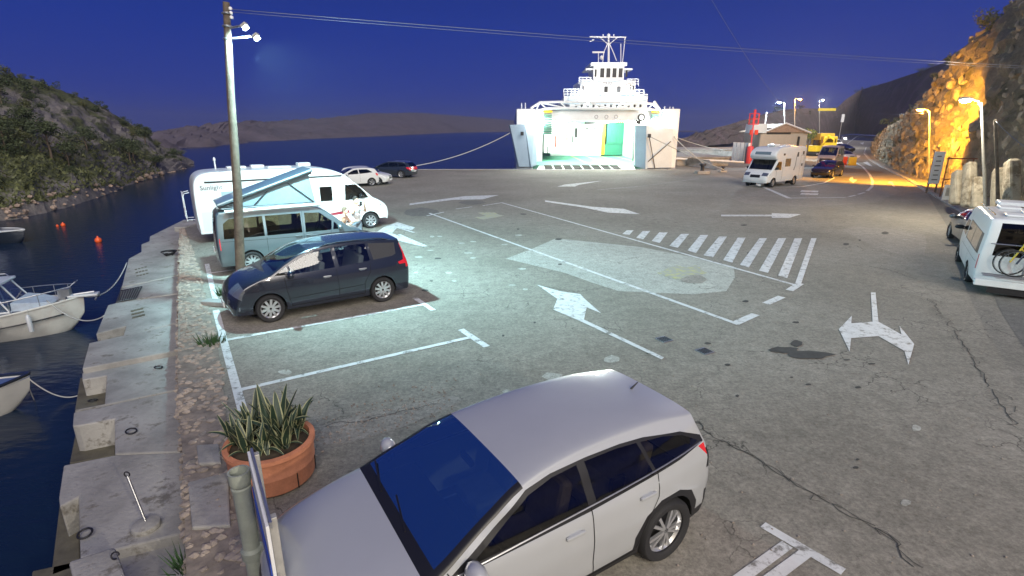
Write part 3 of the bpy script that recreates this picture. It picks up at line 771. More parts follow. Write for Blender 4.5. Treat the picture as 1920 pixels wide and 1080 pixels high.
depthL = [(-420, 45), (0, 40), (120, 42), (240, 30), (300, 18), (350, 6), (372, 2)]
gridL = hillgrid('headland', [x for x in xs if x <= 372], shoreL, ridgeL, depthL, M['hill_left'], 56, .8, .22)
gridI = hillgrid('island', [200+i*8 for i in range(140)], [(200, 296), (310, 288), (420, 272), (560, 262), (700, 256), (850, 249), (960, 247), (1330, 247.5)],
    [(200, 255), (310, 246), (400, 237), (430, 231), (500, 229), (600, 223), (690, 213), (780, 211), (860, 217), (950, 224), (1010, 233), (1080, 241), (1330, 246)],
    [(200, 60), (420, 140), (700, 600), (960, 1500), (1330, 1500)], M['island'], 26, 4.0, .02, back=.15)
gridF = hillgrid('far_slope', [1250+i*9 for i in range(150)], [(1250, 278), (1400, 262), (1600, 250), (1700, 255), (2600, 280)],
    [(1270, 262), (1330, 243), (1400, 222), (1460, 206), (1500, 203), (1560, 205), (1572, 188), (1600, 168), (1650, 152), (1700, 134), (1760, 110), (1900, 60), (2600, -200)],
    [(1250, 20), (1450, 60), (1600, 70), (2600, 90)], M['far_hill'], 26, 1.5, .08, zs=-.1)
# cliff face along the road
cb = [G(*p) for p in ((2500, 640), (2150, 560), (1990, 488), (1890, 424), (1800, 388), (1750, 362), (1705, 336), (1660, 312), (1638, 298), (1630, 285), (1645, 272), (1700, 262))]
cpts = []
for i in range(len(cb)-1):
    k = max(2, int((cb[i+1]-cb[i]).length/.30))
    cpts += [cb[i].lerp(cb[i+1], j/k) for j in range(k)]
cpts.append(cb[-1]); nC = len(cpts); gridC = []
tot = [0]
for i in range(1, nC): tot.append(tot[-1]+(cpts[i]-cpts[i-1]).length)
for i, p in enumerate(cpts):
    a = cpts[max(0, i-6)]; b = cpts[min(nC-1, i+6)]; d = (b-a).normalized(); n = Vector((d.y, -d.x, 0))
    dist = p.length; fh = interp([(0, 4.0), (26, 7.5), (33, 11), (40, 12), (48, 13), (56, 13), (64, 10.5), (78, 6), (120, 3)], dist)
    col = []
    for k in range(52):
        t = k/30
        if k <= 30: z = fh*t; bk = interp([(0, .3), (26, .8), (32, 2.4), (42, 2.9), (50, 2.7), (60, 1.0), (75, .5)], dist); off = bk + fh*.09*t + .5*t**3
        else:
            u = (k-30)/21; off = bk+fh*.09+.5+u*22; z = fh+u*interp([(0, 15), (30, 15), (45, 13), (60, 8), (90, 5)], dist)
        q_ = Vector((p.x+n.x*off, p.y+n.y*off, z)); s = min(1, t*4+.1)
        rdg = (1-abs(noise.noise(q_*.55)))*.9 + noise.fractal(q_*1.1, .7, 2.1, 6)*.62
        r2 = noise.noise(Vector((q_.x*2.2, q_.y*2.2, q_.z*.7)))*.30 + abs(noise.noise(q_*3.1))*.3
        q_ += (n*(-1))*(rdg+r2-.6)*s*(.8 if k <= 30 else .4) + Vector((0, 0, (noise.fractal(q_*.4, .8, 2, 4)*.8 if k > 30 else noise.noise(q_*1.7)*.15*s)))
        col.append(q_)
    gridC.append(col)
vs = []; [vs.extend(c) for c in gridC]
mb = MB(); mb.add(vs, [(i*52+j, i*52+j+1, (i+1)*52+j+1, (i+1)*52+j) for i in range(nC-1) for j in range(51)])
tag(mb.build('cliff', M['cliff'], smooth=25), kind='structure')
# angular rock blocks bedded in the cliff face
M['cliff_block'] = mat('cliff_block', (.35, .30, .22), .95, noise_amt=.55, nscale=1.6, bump=1, bscale=7)
mb = MB(); rr = random.Random(77)
for k in range(3600):
    ci = rr.randrange(4, nC-8); c = gridC[ci][rr.randrange(0, 33)]; s_ = rr.uniform(.15, .72)
    mb.blob(c, (s_*.8, s_*.8, s_*rr.uniform(.6, 1.6)), k, 0, .5)
tag(mb.build('cliff_rocks', M['cliff_block']), kind='stuff')
# shore rocks under the headland
mb = MB(); rr = random.Random(12)
for k in range(320):
    ci = rr.randrange(len(gridL)-4); c = gridL[ci][rr.choice((0, 1, 1, 2, 2, 3))]; s_ = rr.uniform(.18, .48)*(1 if c.y < 60 else 1.5)
    mb.blob(c+Vector((rr.uniform(-.4, .4), rr.uniform(-.6, .3), rr.uniform(0, .4))), (s_, s_*.8, s_*.7), k, 1, .35)
M['shore_rock'] = mat('shore_rock', (.33, .25, .20), .9, noise_amt=.5, nscale=1.2, bump=.8, bscale=5)
tag(mb.build('shore_rocks', M['shore_rock'], smooth=25), kind='stuff')
# ================================================================== vegetation
M['leaf_dark'] = mat('dark_foliage', (.075, .095, .04), .7, noise_amt=.5, nscale=1.5, col2=(.03, .045, .02))
M['leaf_olive'] = mat('olive_foliage', (.13, .14, .05), .7, noise_amt=.5, nscale=1.5, col2=(.05, .06, .025))
M['leaf_green'] = mat('green_foliage', (.05, .12, .035), .6, noise_amt=.5, nscale=2, col2=(.02, .05, .02))
M['bark'] = mat('bark', (.12, .09, .065), .9, noise_amt=.4, bump=.5, bscale=15)
def leafcloud(mb, c, d, n, ls, rr, shells=5):
    cl = [(Vector((rr.gauss(0, .28), rr.gauss(0, .28), rr.uniform(-.3, .4))), rr.uniform(.22, .42)) for _ in range(shells)]
    for _ in range(n):
        q, r_ = rr.choice(cl); v = Vector((rr.gauss(0, 1), rr.gauss(0, 1), rr.gauss(0, 1))).normalized()*r_*rr.uniform(.55, 1.05) + q
        p = Vector(c)+Vector((v.x*d[0], v.y*d[1], v.z*d[2])); a = Vector((rr.gauss(0, 1), rr.gauss(0, 1), rr.gauss(0, .6))).normalized(); b = a.cross(Vector((rr.gauss(0, 1), rr.gauss(0, 1), rr.gauss(0, 1)))).normalized()
        s_ = ls*rr.uniform(.6, 1.3); mb.add([p-a*s_, p+b*s_*.45, p+a*s_, p-b*s_*.45], [(0, 1, 2, 3)])
def meshof(mb, name, mt, **k):
    o = mb.build(name, mt, **k); me = o.data; COL.objects.unlink(o); bpy.data.objects.remove(o); return me
rr = random.Random(21); bushes = []
for k in range(6):
    mb = MB(); leafcloud(mb, (0, 0, .35), (1, 1, .8), 750, .055, rr, 7); bushes.append(meshof(mb, 'bush', (M['leaf_dark'], M['leaf_olive'])[k % 3 == 2]))
crowns = []
for k in range(4):
    mb = MB(); leafcloud(mb, (0, 0, 0), (1, 1, .75), 1300, .05, rr, 9); crowns.append(meshof(mb, 'crown', M['leaf_dark']))
tk = MB(); tk.tube([(0, 0, -.2), (.03, .02, .5), (-.02, .04, 1.0), (.03, 0, 1.5)], .07, 7, r2=.035)
for a in range(5): tk.tube([(0, 0, .7+.15*a), (cos(a*2.2)*.35, sin(a*2.2)*.35, 1.15+.12*a)], .025, 5, r2=.01)
trunk = meshof(tk, 'trunk', M['bark'], smooth=60)
def bush_on(grid, i, j, s, lbl, grp, name='shrub', sink=.1, me=None):
    p = grid[i][j]; o = share(name, me or bushes[rr.randrange(6)], None, (p.x, p.y, p.z-sink*s), (0, 0, rr.random()*6), (s*rr.uniform(.8, 1.2), s*rr.uniform(.8, 1.2), s*rr.uniform(.7, 1.1)))
    return tag(o, lbl, 'shrub', grp)
nL = len(gridL)
for k in range(150):
    i = int(30+rr.random()*(nL-34)); j = int(5+rr.random()**.8*50); x = xs[i]
    if j < 14 and rr.random() < .7: continue
    if x > 105 and 12 < j < 46 and rr.random() < .72: continue
    if 1: bush_on(gridL, i, j, rr.uniform(.8, 2.3)*(1 if x < 110 else .62), 'dark evergreen shrub on the rocky headland across the inlet', 'shrubs on the headland')
for k in range(24):
    i = int(60+k*(nL-70)/24+rr.random()*3); bush_on(gridL, i, 56, rr.uniform(.5, 1.0), 'dark shrub on the crest of the headland against the sky', 'shrubs on the headland crest')
tspots = [(125, 13, 'small tree with a bare pale trunk low on the headland, left of the scree'), (155, 11, 'pale trunked tree on the low headland terrace below the scree slope'), (250, 11, 'tree with a leaning pale trunk right below the scree slope'), (262, 13, 'tree just right of the leaning one near the headland tip'),
  (95, 20, 'dark crowned tree halfway up the left part of the headland'), (50, 16, 'dark tree low on the headland above the far left boat'), (20, 24, 'big dark tree at the left edge of the headland'), (300, 10, 'tree close to the rocky tip of the headland'), (60, 34, 'tree high on the left headland slope'), (30, 40, 'tree near the headland crest at the far left'),
  (180, 15, 'lone tree standing in front of the grey scree slope'), (285, 30, 'dark tree on the crest where the headland drops to its tip')]
for k, (x, j, lb) in enumerate(tspots):
    i = int((x+420)/5); p = gridL[min(i, nL-2)][j]; sc = 1.2 if k % 3 else 1.6
    t = thing('tree', p, lb, 'tree', rr.random()*6, 'trees on the headland slope'); t.scale = (sc,)*3
    share('trunk', trunk, t); c_ = share('crown', crowns[k % 4], t, (0, 0, 1.55), (0, 0, k), (1.5, 1.5, 1.25))
nF = len(gridF)
for k in range(44):
    i = rr.randrange(22, 90); bush_on(gridF, i, rr.choice((26, 26, 25, 24, 23, 20)), rr.uniform(2.0, 4.5), 'dark bush on the far wooded slope behind the harbour', 'bushes on the far slope', me=bushes[rr.choice((0, 1, 3, 4))])
for k in range(58):
    i = rr.randrange(12, nC-6); j = rr.choice((30, 31, 32, 33, 34, 36, 38, 40, 43, 46, 50)); d_ = cpts[i].length
    bush_on(gridC, i, j, rr.uniform(1.0, 2.4), 'dark shrub growing over the top of the roadside cliff', 'shrubs above the roadside cliff')
for k in range(24):
    i = rr.randrange(14, max(20, int(nC*.5))); bush_on(gridC, i, rr.randrange(9, 26), rr.uniform(.5, 1.1), 'small green shrub rooted in the cliff face beside the lamp posts', 'shrubs in the cliff face', me=bushes[2])
mb = MB()
for k in range(150):
    if k < 75: i = int(30+rr.random()*(nL-34)); j = int(10+rr.random()**.8*46); g_ = gridL; x = xs[i]; sz = rr.uniform(.7, 1.5)
    else: i = rr.randrange(12, nC-6); j = rr.choice((30, 32, 34, 37, 41, 46, 50)); g_ = gridC; sz = rr.uniform(.7, 1.6)
    if k < 75 and xs[i] > 105 and 14 < j < 50: continue
    p = g_[i][j]; leafcloud(mb, (p.x, p.y, p.z+.2*sz), (sz, sz, sz*.8), 340, .08*sz, rr, 6)
for k in range(110):
    while True:
        i = rr.randrange(5, nC-6)
        if cpts[i].length < 36: break
    p = gridC[i][rr.choice((8, 12, 16, 20, 24, 28, 30, 33, 36, 40, 44, 48))]; sz = rr.uniform(.5, 1.3); leafcloud(mb, (p.x, p.y, p.z), (sz, sz, sz*.8), 260, .09*sz+.02, rr, 6)
tag(mb.build('undergrowth', M['leaf_dark']), 'dense low undergrowth over the headland and above the cliff', 'undergrowth', kind='stuff')
# grass and scrub on the lower headland and at the foot of the cliff
mb = MB()
for k in range(9000):
    i = rr.randrange(40, nL-14); j = int(3+20*rr.random()**1.5); p = gridL[i][j].lerp(gridL[i+1][j+1], rr.random())
    s_ = rr.uniform(.06, .2); a = rr.random()*6; mb.add([p+Vector((cos(a)*s_, sin(a)*s_, -.05)), p-Vector((cos(a)*s_, sin(a)*s_, .05)), p+Vector((rr.gauss(0, .15), rr.gauss(0, .15), s_*1.2))], [(0, 1, 2)])
tag(mb.build('scrub_grass', M['leaf_olive']), 'low olive green scrub and grass on the lower headland', 'grass', kind='stuff')
mb = MB()
for k in range(1500):
    i = rr.randrange(5, nC-20); p = gridC[i][rr.randrange(0, 5)]; s_ = rr.uniform(.06, .22); a = rr.random()*6
    mb.add([p+Vector((cos(a)*.03, sin(a)*.03, 0)), p-Vector((cos(a)*.03, sin(a)*.03, 0)), p+Vector((rr.gauss(-.05, .08), rr.gauss(0, .08), s_*1.6))], [(0, 1, 2)])
tag(mb.build('verge_grass', M['leaf_olive']), 'rough grass along the foot of the roadside cliff', 'grass', kind='stuff')
def tuft(px, py, z, lbl, n=60, h=.3, r=.18):
    c = G(px, py, z); mb = MB(); q = random.Random(px)
    for k in range(n):
        a = q.random()*6; r0 = q.random()*r; p = c+Vector((cos(a)*r0, sin(a)*r0, 0)); w_ = q.uniform(.008, .02); tip = p+Vector((cos(a)*h*.6*q.random(), sin(a)*h*.6*q.random(), h*q.uniform(.4, 1)))
        b = q.random()*6; mb.add([p+Vector((cos(b)*w_, sin(b)*w_, 0)), p-Vector((cos(b)*w_, sin(b)*w_, 0)), tip], [(0, 1, 2)])
    tag(mb.build('weed', M['leaf_green']), lbl, 'weed')
tuft(420, 553, 0, 'bright green weed growing at the kerb by the utility pole')
tuft(398, 645, 0, 'green weed on the edge of the rubble wall', 90, .28, .25)
tuft(350, 1068, -.3, 'tuft of grass at the foot of the rubble wall')
# ================================================================== lamp posts and poles
M['bulbw'] = mat('lamp_white', (1, 1, 1), emit=(.85, .93, 1), estr=60)
M['bulbo'] = mat('lamp_orange', (1, .6, .2), emit=(1, .42, .06), estr=60)
M['bulbs'] = mat('lamp_white_small', (1, 1, 1), emit=(.8, .95, 1), estr=12)
M['polemetal'] = mat('galvanised_pole', (.42, .41, .38), .5, .3, noise_amt=.2)
M['wood'] = mat('pole_wood', (.13, .10, .075), .85, noise_amt=.4, nscale=6, bump=.6, bscale=30)
def lamp_post(bpx, tpx, side, lbl, bulb, power, col, radius=.1, grp=None, rb=.09, aim=None):
    b = G(*bpx); z = topz(b, tpx[1]); top = H(tpx[0], tpx[1], b.y)
    t = thing('street_lamp', b, lbl, 'street lamp', group=grp); L = Vector((0, 0, 0)); T = top-b; T.z = z
    m = MB(); m.tube([L, L.lerp(T, .5), T], rb*.9, 10, r2=rb*.55); m.lathe([(.16, 0), (.16, .06), (rb, .12)], 12); m.build('pole', M['polemetal'], t, smooth=60)
    hd = T+Vector((side*.55, -.1, .12)); m = MB(); m.tube([T-Vector((0, 0, .15)), T+Vector((side*.15, 0, .08)), hd], .035, 7); m.build('arm', M['polemetal'], t, smooth=60)
    m = MB(); m.blob(hd+Vector((side*.25, 0, .04)), (.75, .3, .16), 1, 2, .03); h_ = m.build('lamp_head', M['polemetal'], t, smooth=180)
    m = MB(); m.blob(hd+Vector((side*.28, 0, -.05)), (.5, .26, .18), 1, 2, .02); m.build('bulb', bulb, h_, smooth=180)
    lp = b+hd+Vector((side*.28, -.05, -.22)); lamp('lamp_light', lp, power, col, radius, *((174, aim, .4) if aim is not None else ())); return t
lamp_post((1849, 415), (1840, 192), -1, 'tall pale lamp post with a lit white lamp behind the parked campervan', M['bulbw'], 950, (1, .88, .66), .12)
lamp_post((1743, 347), (1743, 208), -1, 'lamp post with a lit orange lamp in front of the cliff', M['bulbo'], 8000, (1, .43, .03), .15, aim=G(1655, 320, 0))
lamp_post((1471, 300), (1471, 193), -1, 'lamp post with a blue white lamp behind the alcove motorhome', M['bulbw'], 4500, (.7, .9, 1), .15)
lamp_post((1490, 292), (1490, 187), 1, 'lamp post with a lit orange lamp beside the blue white one', M['bulbo'], 4500, (1, .45, .06), .15)
lamp_post((1537, 276), (1536, 188), 1, 'farthest lamp post with a white lamp cluster near the yellow truck', M['bulbw'], 5000, (1, .95, .85), .15)
b = G(1874, 425); t = thing('utility_pole', b, 'thin dark wooden pole beside the white lamp post', 'pole')
T = H(1866, 225, b.y)-b; m = MB(); m.tube([(0, 0, -.2), T*.5, T], .085, 10, r2=.055); m.build('shaft', M['wood'], t, smooth=60)
# big wooden pole in the lot with two floodlights
b = G(450, 531); t = thing('utility_pole', b, 'tall leaning wooden utility pole with two floodlights between the campervan and the dark people carrier', 'pole')
T = H(424, 4, b.y)-b; m = MB(); m.tube([(0, 0, -.2), T*.35+Vector((.06, 0, 0)), T*.7, T], .135, 14, r2=.08); m.build('shaft', M['wood'], t, smooth=60)
m = MB()
for zt in (.965, .925, .885): m.lathe([(.115, -.02), (.125, 0), (.115, .02)], 14, T*zt)
m.build('iron_band', M['steel'], t)
for zt, out, nm in ((.918, .38, 'upper'), (.885, .66, 'lower')):
    p = T*zt; q_ = p+Vector((out, -.15, .03)); m = MB(); m.tube([p, q_], .028, 6); a_ = m.build('lamp_arm', M['steel'], t)
    m = MB(); m.box(q_+Vector((.12, 0, .02)), (.16, .17, .08), rot=Matrix.Rotation(rad(-35), 3, 'Y')); h_ = m.build('floodlight', M['polemetal'], t, bevel=.02)
    m = MB(); m.box(q_+Vector((.16, -.01, -.055)), (.12, .14, .02), rot=Matrix.Rotation(rad(-35), 3, 'Y')); m.build('lens', M['bulbs'], h_)
FL = b+T*.885+Vector((.84, -.17, -.14))
lamp('floodlight_beam', FL, 4300, (.50, .93, 1.0), .12, 160, G(850, 480), .9)
lamp('floodlight_beam', FL+Vector((-.25, .0, .22)), 1500, (.55, .93, 1.0), .12, 110, G(430, 440), .8)
m = MB()
for k in range(3):
    p = T*.975+Vector((.1, 0, -.1*k)); m.lathe([(.01, 0), (.04, .01), (.045, .06), (.02, .08)], 10, p)
m.build('insulator', M['white_metal'], t, smooth=60)
ptop = b+T*.975
def cable(a, c, sag, lbl, r=.012, mt=None, cat='cable', name='cable', n=28, grp=None):
    a, c = Vector(a), Vector(c); m = MB(); m.tube([a.lerp(c, k/n)-Vector((0, 0, sag*4*(k/n)*(1-k/n))) for k in range(n+1)], r, 5)
    return tag(m.build(name, mt or M['black'], smooth=180), lbl, cat, grp)
M['cab'] = mat('aluminium_cable', (.16, .17, .22), .5, .3)
e_ = H(2050, 130, 26); cable(ptop+Vector((.12, 0, .02)), e_, .12, 'long overhead power cable from the wooden pole towards the cliff', .009, M['cab'])
cable(ptop+Vector((.12, 0, -.04)), e_+Vector((0, 0, -.08)), .14, 'second overhead power cable just below the long one', .007, M['cab'])
cable(H(1462, 192, 77), H(1320, -25, 40), .4, 'thin cable rising from the blue white lamp out of view', .018, M['cab'])
cable(H(1868, 228, 23), H(1960, 300, 20), .1, 'cable from the thin wooden pole down to the right', .014, M['cab'])
cable(H(1640, 212, 55), H(1735, 212, 42), .1, 'cable running from the cliff to the orange lamp post', .014, M['cab'])
# lamp standing behind the camera that lights the near lot and the front car
b = Vector((7.5, -6.5, 0)); t = thing('street_lamp', b, 'street lamp behind the viewpoint lighting the near bays', 'street lamp')
m = MB(); m.tube([(0, 0, 0), (0, 0, 6.2)], .09, 10, r2=.06); m.build('pole', M['polemetal'], t, smooth=60)
m = MB(); m.tube([(0, 0, 6.2), (-.3, .3, 6.45), (-.8, .7, 6.5)], .035, 7); m.build('arm', M['polemetal'], t)
m = MB(); m.blob((-1, .9, 6.48), (.6, .5, .16), 1, 2, .03); m.build('lamp_head', M['polemetal'], t, smooth=180)
lamp('lamp_light', b+Vector((-1, .9, 6.2)), 1500, (1, .88, .70), .2)
M['terra0'] = mat('roof_terracotta', (.3, .13, .08), .85, noise_amt=.2)
M['facade'] = mat('ochre_render', (.42, .36, .27), .9, noise_amt=.15, bump=.2)
t = thing('harbour_building', (2, -13, 0), 'two storey rendered building behind the viewpoint', 'building')
m = MB(); m.box((0, -3, 4.4), (30, 6, 8.8)); m.build('wall', M['facade'], t)
m = MB(); m.box((0, -3, 8.95), (30.8, 6.8, .3)); m.build('roof', M['terra0'], t)
for fl_ in (1.2, 4.6):
    for k in range(9):
        w_ = MB(); w_.box((-13+k*3.25, .02, fl_+.9), (1.2, .1, 1.6)); wo_ = w_.build('window', M['black'], t); f_ = MB(); f_.box((-13+k*3.25, .08, fl_+.05), (1.4, .2, .1)); f_.build('sill', M['white_metal'], wo_)
# ================================================================== planter, pipe, sign, quay items
M['terra'] = mat('terracotta', (.50, .20, .11), .8, noise_amt=.25, nscale=3, bump=.3, bscale=25)
M['soil'] = mat('soil', (.06, .045, .03), .95, noise_amt=.4)
c = G(516, 893); c.z = 0
t = thing('planter', c, 'round terracotta planter at the end of the white bay line', 'planter')
m = MB(); m.lathe([(0, .0), (.56, .0), (.64, .06), (.66, .30), (.665, .31), (.665, .33), (.66, .34), (.67, .56), (.70, .60), (.70, .66), (.62, .67), (.60, .60)], 40); m.build('pot', M['terra'], t, smooth=35)
m = MB(); m.lathe([(.0, .60), (.3, .61), (.61, .58)], 24); m.build('soil', M['soil'], t)
for k in range(8):
    a = k*pi/4+.2; m = MB(); m.box((cos(a)*.662, sin(a)*.662, .18), (.012, .012, .25), a); m.build('joint', M['gap'], t)
t.scale = (.76, .76, .82)
M['agave'] = mat('agave_green', (.025, .05, .032), .5, noise_amt=.35, nscale=4)
M['agave_edge'] = mat('agave_cream', (.30, .31, .17), .55)
def agave_leaf(L, w_, curl, seed):
    q = random.Random(seed); m = MB(); n = 9; rows = []
    for i in range(n+1):
        s = i/n; wd2 = w_*(sin(min(1, s*2.2+.25)*pi/2))*(1-s)**.62; r_ = L*(s*.9)*(.25+curl*s); z = L*s*(1-curl*.55*s*s)
        rows.append([(r_, y, z+abs(y/w_)*w_*.55) for y in (-wd2, -wd2*.72, 0, wd2*.72, wd2)])
    for i in range(n):
        for j in range(4):
            m.cur = 1 if j in (0, 3) else 0; m.add([rows[i][j], rows[i+1][j], rows[i+1][j+1], rows[i][j+1]], [(0, 1, 2, 3)])
    return meshof(m, 'leaf', [M['agave'], M['agave_edge']], smooth=60)
lv = [agave_leaf(.62, .085, .15, 1), agave_leaf(.58, .085, .4, 2), agave_leaf(.50, .075, .8, 3), agave_leaf(.66, .075, .08, 4)]
ag = thing('agave', c+Vector((-.01, .02, .49)), 'variegated agave with spiky cream edged leaves growing in the planter', 'plant')
q = random.Random(5)
for (ox, oy, s0, nn) in ((.05, .08, .95, 26), (-.28, .15, .75, 20), (.24, .22, .7, 20), (-.18, -.22, .65, 14), (.24, -.12, .7, 20), (-.38, -.06, .6, 13), (.05, -.25, .6, 11), (-.1, .3, .7, 10)):
    for k in range(nn):
        a = k*2.4+q.random()*.9; tl = (k/nn)*q.uniform(.7, 1.15); s_ = s0*q.uniform(.62, 1.25)
        share('leaf', lv[3 if tl < .25 else 0 if tl < .5 else 1 if tl < .75 else 2], ag, (ox+q.gauss(0, .03), oy+q.gauss(0, .03), 0), (0, rad(q.uniform(-4, 8)+tl*22), a), (s_, s_, s_))
M['pipe'] = mat('grey_pipe', (.30, .33, .29), .55, noise_amt=.2, nscale=5, bump=.15)
b0 = G(500, 1200, -.5); b = H(447, 885, 1) ; # place pipe so its mouth shows at (447,885)
zt = 1.35; p = G(447, 883, zt)
t = thing('chimney_pipe', Vector((p.x, p.y, -.1)), 'grey fibre cement vent pipe with open collar left of the sign board', 'pipe')
hh = zt+.1
m = MB(); m.lathe([(.075, 0), (.075, hh*.35), (.095, hh*.36), (.098, hh*.42), (.075, hh*.44), (.078, hh-.22), (.085, hh-.16), (.066, hh-.14)], 22); m.build('shaft', M['pipe'], t, smooth=35)
m = MB(); m.lathe([(.066, hh-.16), (.085, hh-.13), (.092, hh-.1), (.092, hh), (.076, hh), (.074, hh-.12), (.0, hh-.14)], 22); m.build('collar', M['pipe'], t, smooth=35)
# sign board seen edge on
p = G(466, 846, 1.5); d = Vector((-p.x, -p.y, 0)).normalized(); d = Matrix.Rotation(rad(2.0), 3, 'Z') @ d; ln = 1.1
t = thing('sign_board', Vector((p.x, p.y, 0)), 'white and blue sign board seen edge on between the pipe and the white car', 'sign'); an = math.atan2(d.y, d.x)
dl = d*ln
m = MB(); m.box(dl/2+Vector((0, 0, 1.1)), (ln, .025, .8), an); m.build('board', M['white_metal'], t, bevel=.004)
M['blue'] = mat('sign_blue', (.03, .08, .45), .5)
m = MB(); nrm = Vector((-d.y, d.x, 0)); m.box(dl/2+Vector((0, 0, 1.0))-nrm*.018, (ln*.96, .008, .3), an); m.build('blue_face', M['blue'], t)
for s_ in (.08, .92):
    m = MB(); m.box(dl*s_+nrm*.045+Vector((0, 0, .75)), (.06, .06, 1.52), an); m.build('post', M['polemetal'], t, bevel=.006)
for s_ in (.25, .75):
    m = MB(); m.box(dl/2+nrm*.025+Vector((0, 0, .75+s_)), (ln, .02, .05), an); m.build('rail', M['steel'], t)
# parasol base on the quay
p = G(275, 990, ZQ); t = thing('parasol_stand', p, 'round concrete parasol base with a tilted metal tube on the quay', 'parasol base')
m = MB(); m.lathe([(0, 0), (.155, 0), (.165, .03), (.155, .07), (.06, .09), (0, .09)], 26); m.build('base', M['concrete'], t, smooth=40)
tp = G(239, 893, ZQ+.62)-p; tp = Vector((tp.x, tp.y, .62)); m = MB(); m.tube([(-.01, .02, .07), tp], .016, 8); tb = m.build('tube', M['steel'], t, smooth=60)
m = MB(); m.tube([tp+Vector((.035*cos(a), 0, .03+.035*sin(a))) for a in [2*pi*k/10 for k in range(11)]], .008, 5, cap=False); m.build('handle', M['dark_metal'], tb)
# concrete block with ring at the bottom of the quay
P = [G(*p_, -.15) for p_ in ((128, 1052), (215, 1024), (238, 1085), (150, 1140))]; m = MB(); m.prism([(a.x, a.y) for a in P], -.75, -.15)
t = thing('concrete_block', P[0], 'worn concrete mooring block with a rusty hook at the bottom of the quay', 'block')
m.build('block', M['concrete'], t, bevel=.03, world=True)
hk = G(217, 1046, -.13); m = MB(); m.tube([hk+Vector((cos(a)*.04, sin(a)*.02, .03+sin(a)*.03)) for a in [2*pi*k/12 for k in range(11)]], .009, 5); m.build('hook', M['dark_metal'], t, world=True)
# mooring cleat heap near the motorhome
m = MB(); cc = G(318, 480, ZQ)
for k in range(9):
    a = k*.8; m.tube([cc+Vector((cos(a+j*.5)*(.12+.02*k), sin(a+j*.5)*(.12+.02*k), .03+.02*k)) for j in range(10)], .014, 5)
tag(m.build('rope_coil', M['black'], smooth=180), 'dark coil of rope lying on the quay beside the motorhome', 'rope')
# road side sign, banner and board by the cliff
b = G(1746, 362); t = thing('notice_board', b, 'tall white notice board on dark posts below the orange lamp', 'sign')
z1, z0 = topz(b, 284), topz(b, 345); m = MB(); m.box((0, 0, (z0+z1)/2), (.72, .06, z1-z0)); m.build('board', M['white_metal'], t, bevel=.01)
M['ink'] = mat('print_ink', (.12, .1, .1), .7)
for k in range(6):
    m = MB(); m.box((-.02, -.034, z0+.3+k*(z1-z0)/7), (.4-.05*(k % 3), .004, .07)); m.build('print', M['ink'], t)
for s_ in (-.3, .3):
    m = MB(); m.box((s_, .07, z1/2), (.08, .08, z1)); m.build('post', M['wood'], t)
b = G(1776, 378); t = thing('poster_board', b, 'small white poster board leaning at the foot of the cliff', 'sign')
m = MB(); m.box((0, 0, .55), (.75, .04, .95)); m.build('board', M['white_metal'], t); m = MB(); m.box((0, -.03, .6), (.5, .01, .5)); m.build('print', M['polemetal'], t)
b = G(1770, 372); b.x += .5; t = thing('gate_frame', b, 'rusty metal gate frame against the cliff behind the poster board', 'gate')
M['rust'] = mat('rust', (.18, .07, .03), .85, noise_amt=.4)
for (a, c2) in (((-.8, 0, 0), (-.8, 0, 2.6)), ((.8, 0, 0), (.8, 0, 2.5)), ((-.9, 0, 2.5), (1.0, 0, 2.5)), ((-.8, 0, 1.2), (.8, 0, 1.3))):
    m = MB(); m.tube([a, c2], .04, 6); m.build('bar', M['rust'], t)
M['retain'] = mat('broken_concrete', (.36, .32, .25), .9, noise_amt=.45, nscale=1.2, bump=1, bscale=6, worn=(.16, .13, .09), wscale=1.5, wthr=.55)
# concrete retaining slabs in the cliff foot right of the lamps
rw = thing('retaining_wall', (0, 0, 0), 'broken pale concrete retaining wall at the foot of the cliff', 'wall')
for (x0, x1, y0, y1, Y) in ((1792, 1812, 318, 385, 27.5), (1815, 1836, 302, 388, 26.7), (1838, 1850, 330, 392, 26), (1878, 1891, 312, 395, 24.5), (1897, 1918, 296, 400, 23.5), (1928, 1990, 320, 410, 22.5)):
    m = MB(); m.panel([H(x0, y1, Y), H(x1, y1, Y-.6), H(x1-2, y0, Y+.2), H(x0+6, y0+8, Y+.8)], .5); m.build('wall_panel', M['retain'], rw, bevel=.12)
# ================================================================== vehicles
def reg_win(name, pts, m=None): return (name, pts, m or M['glass'])
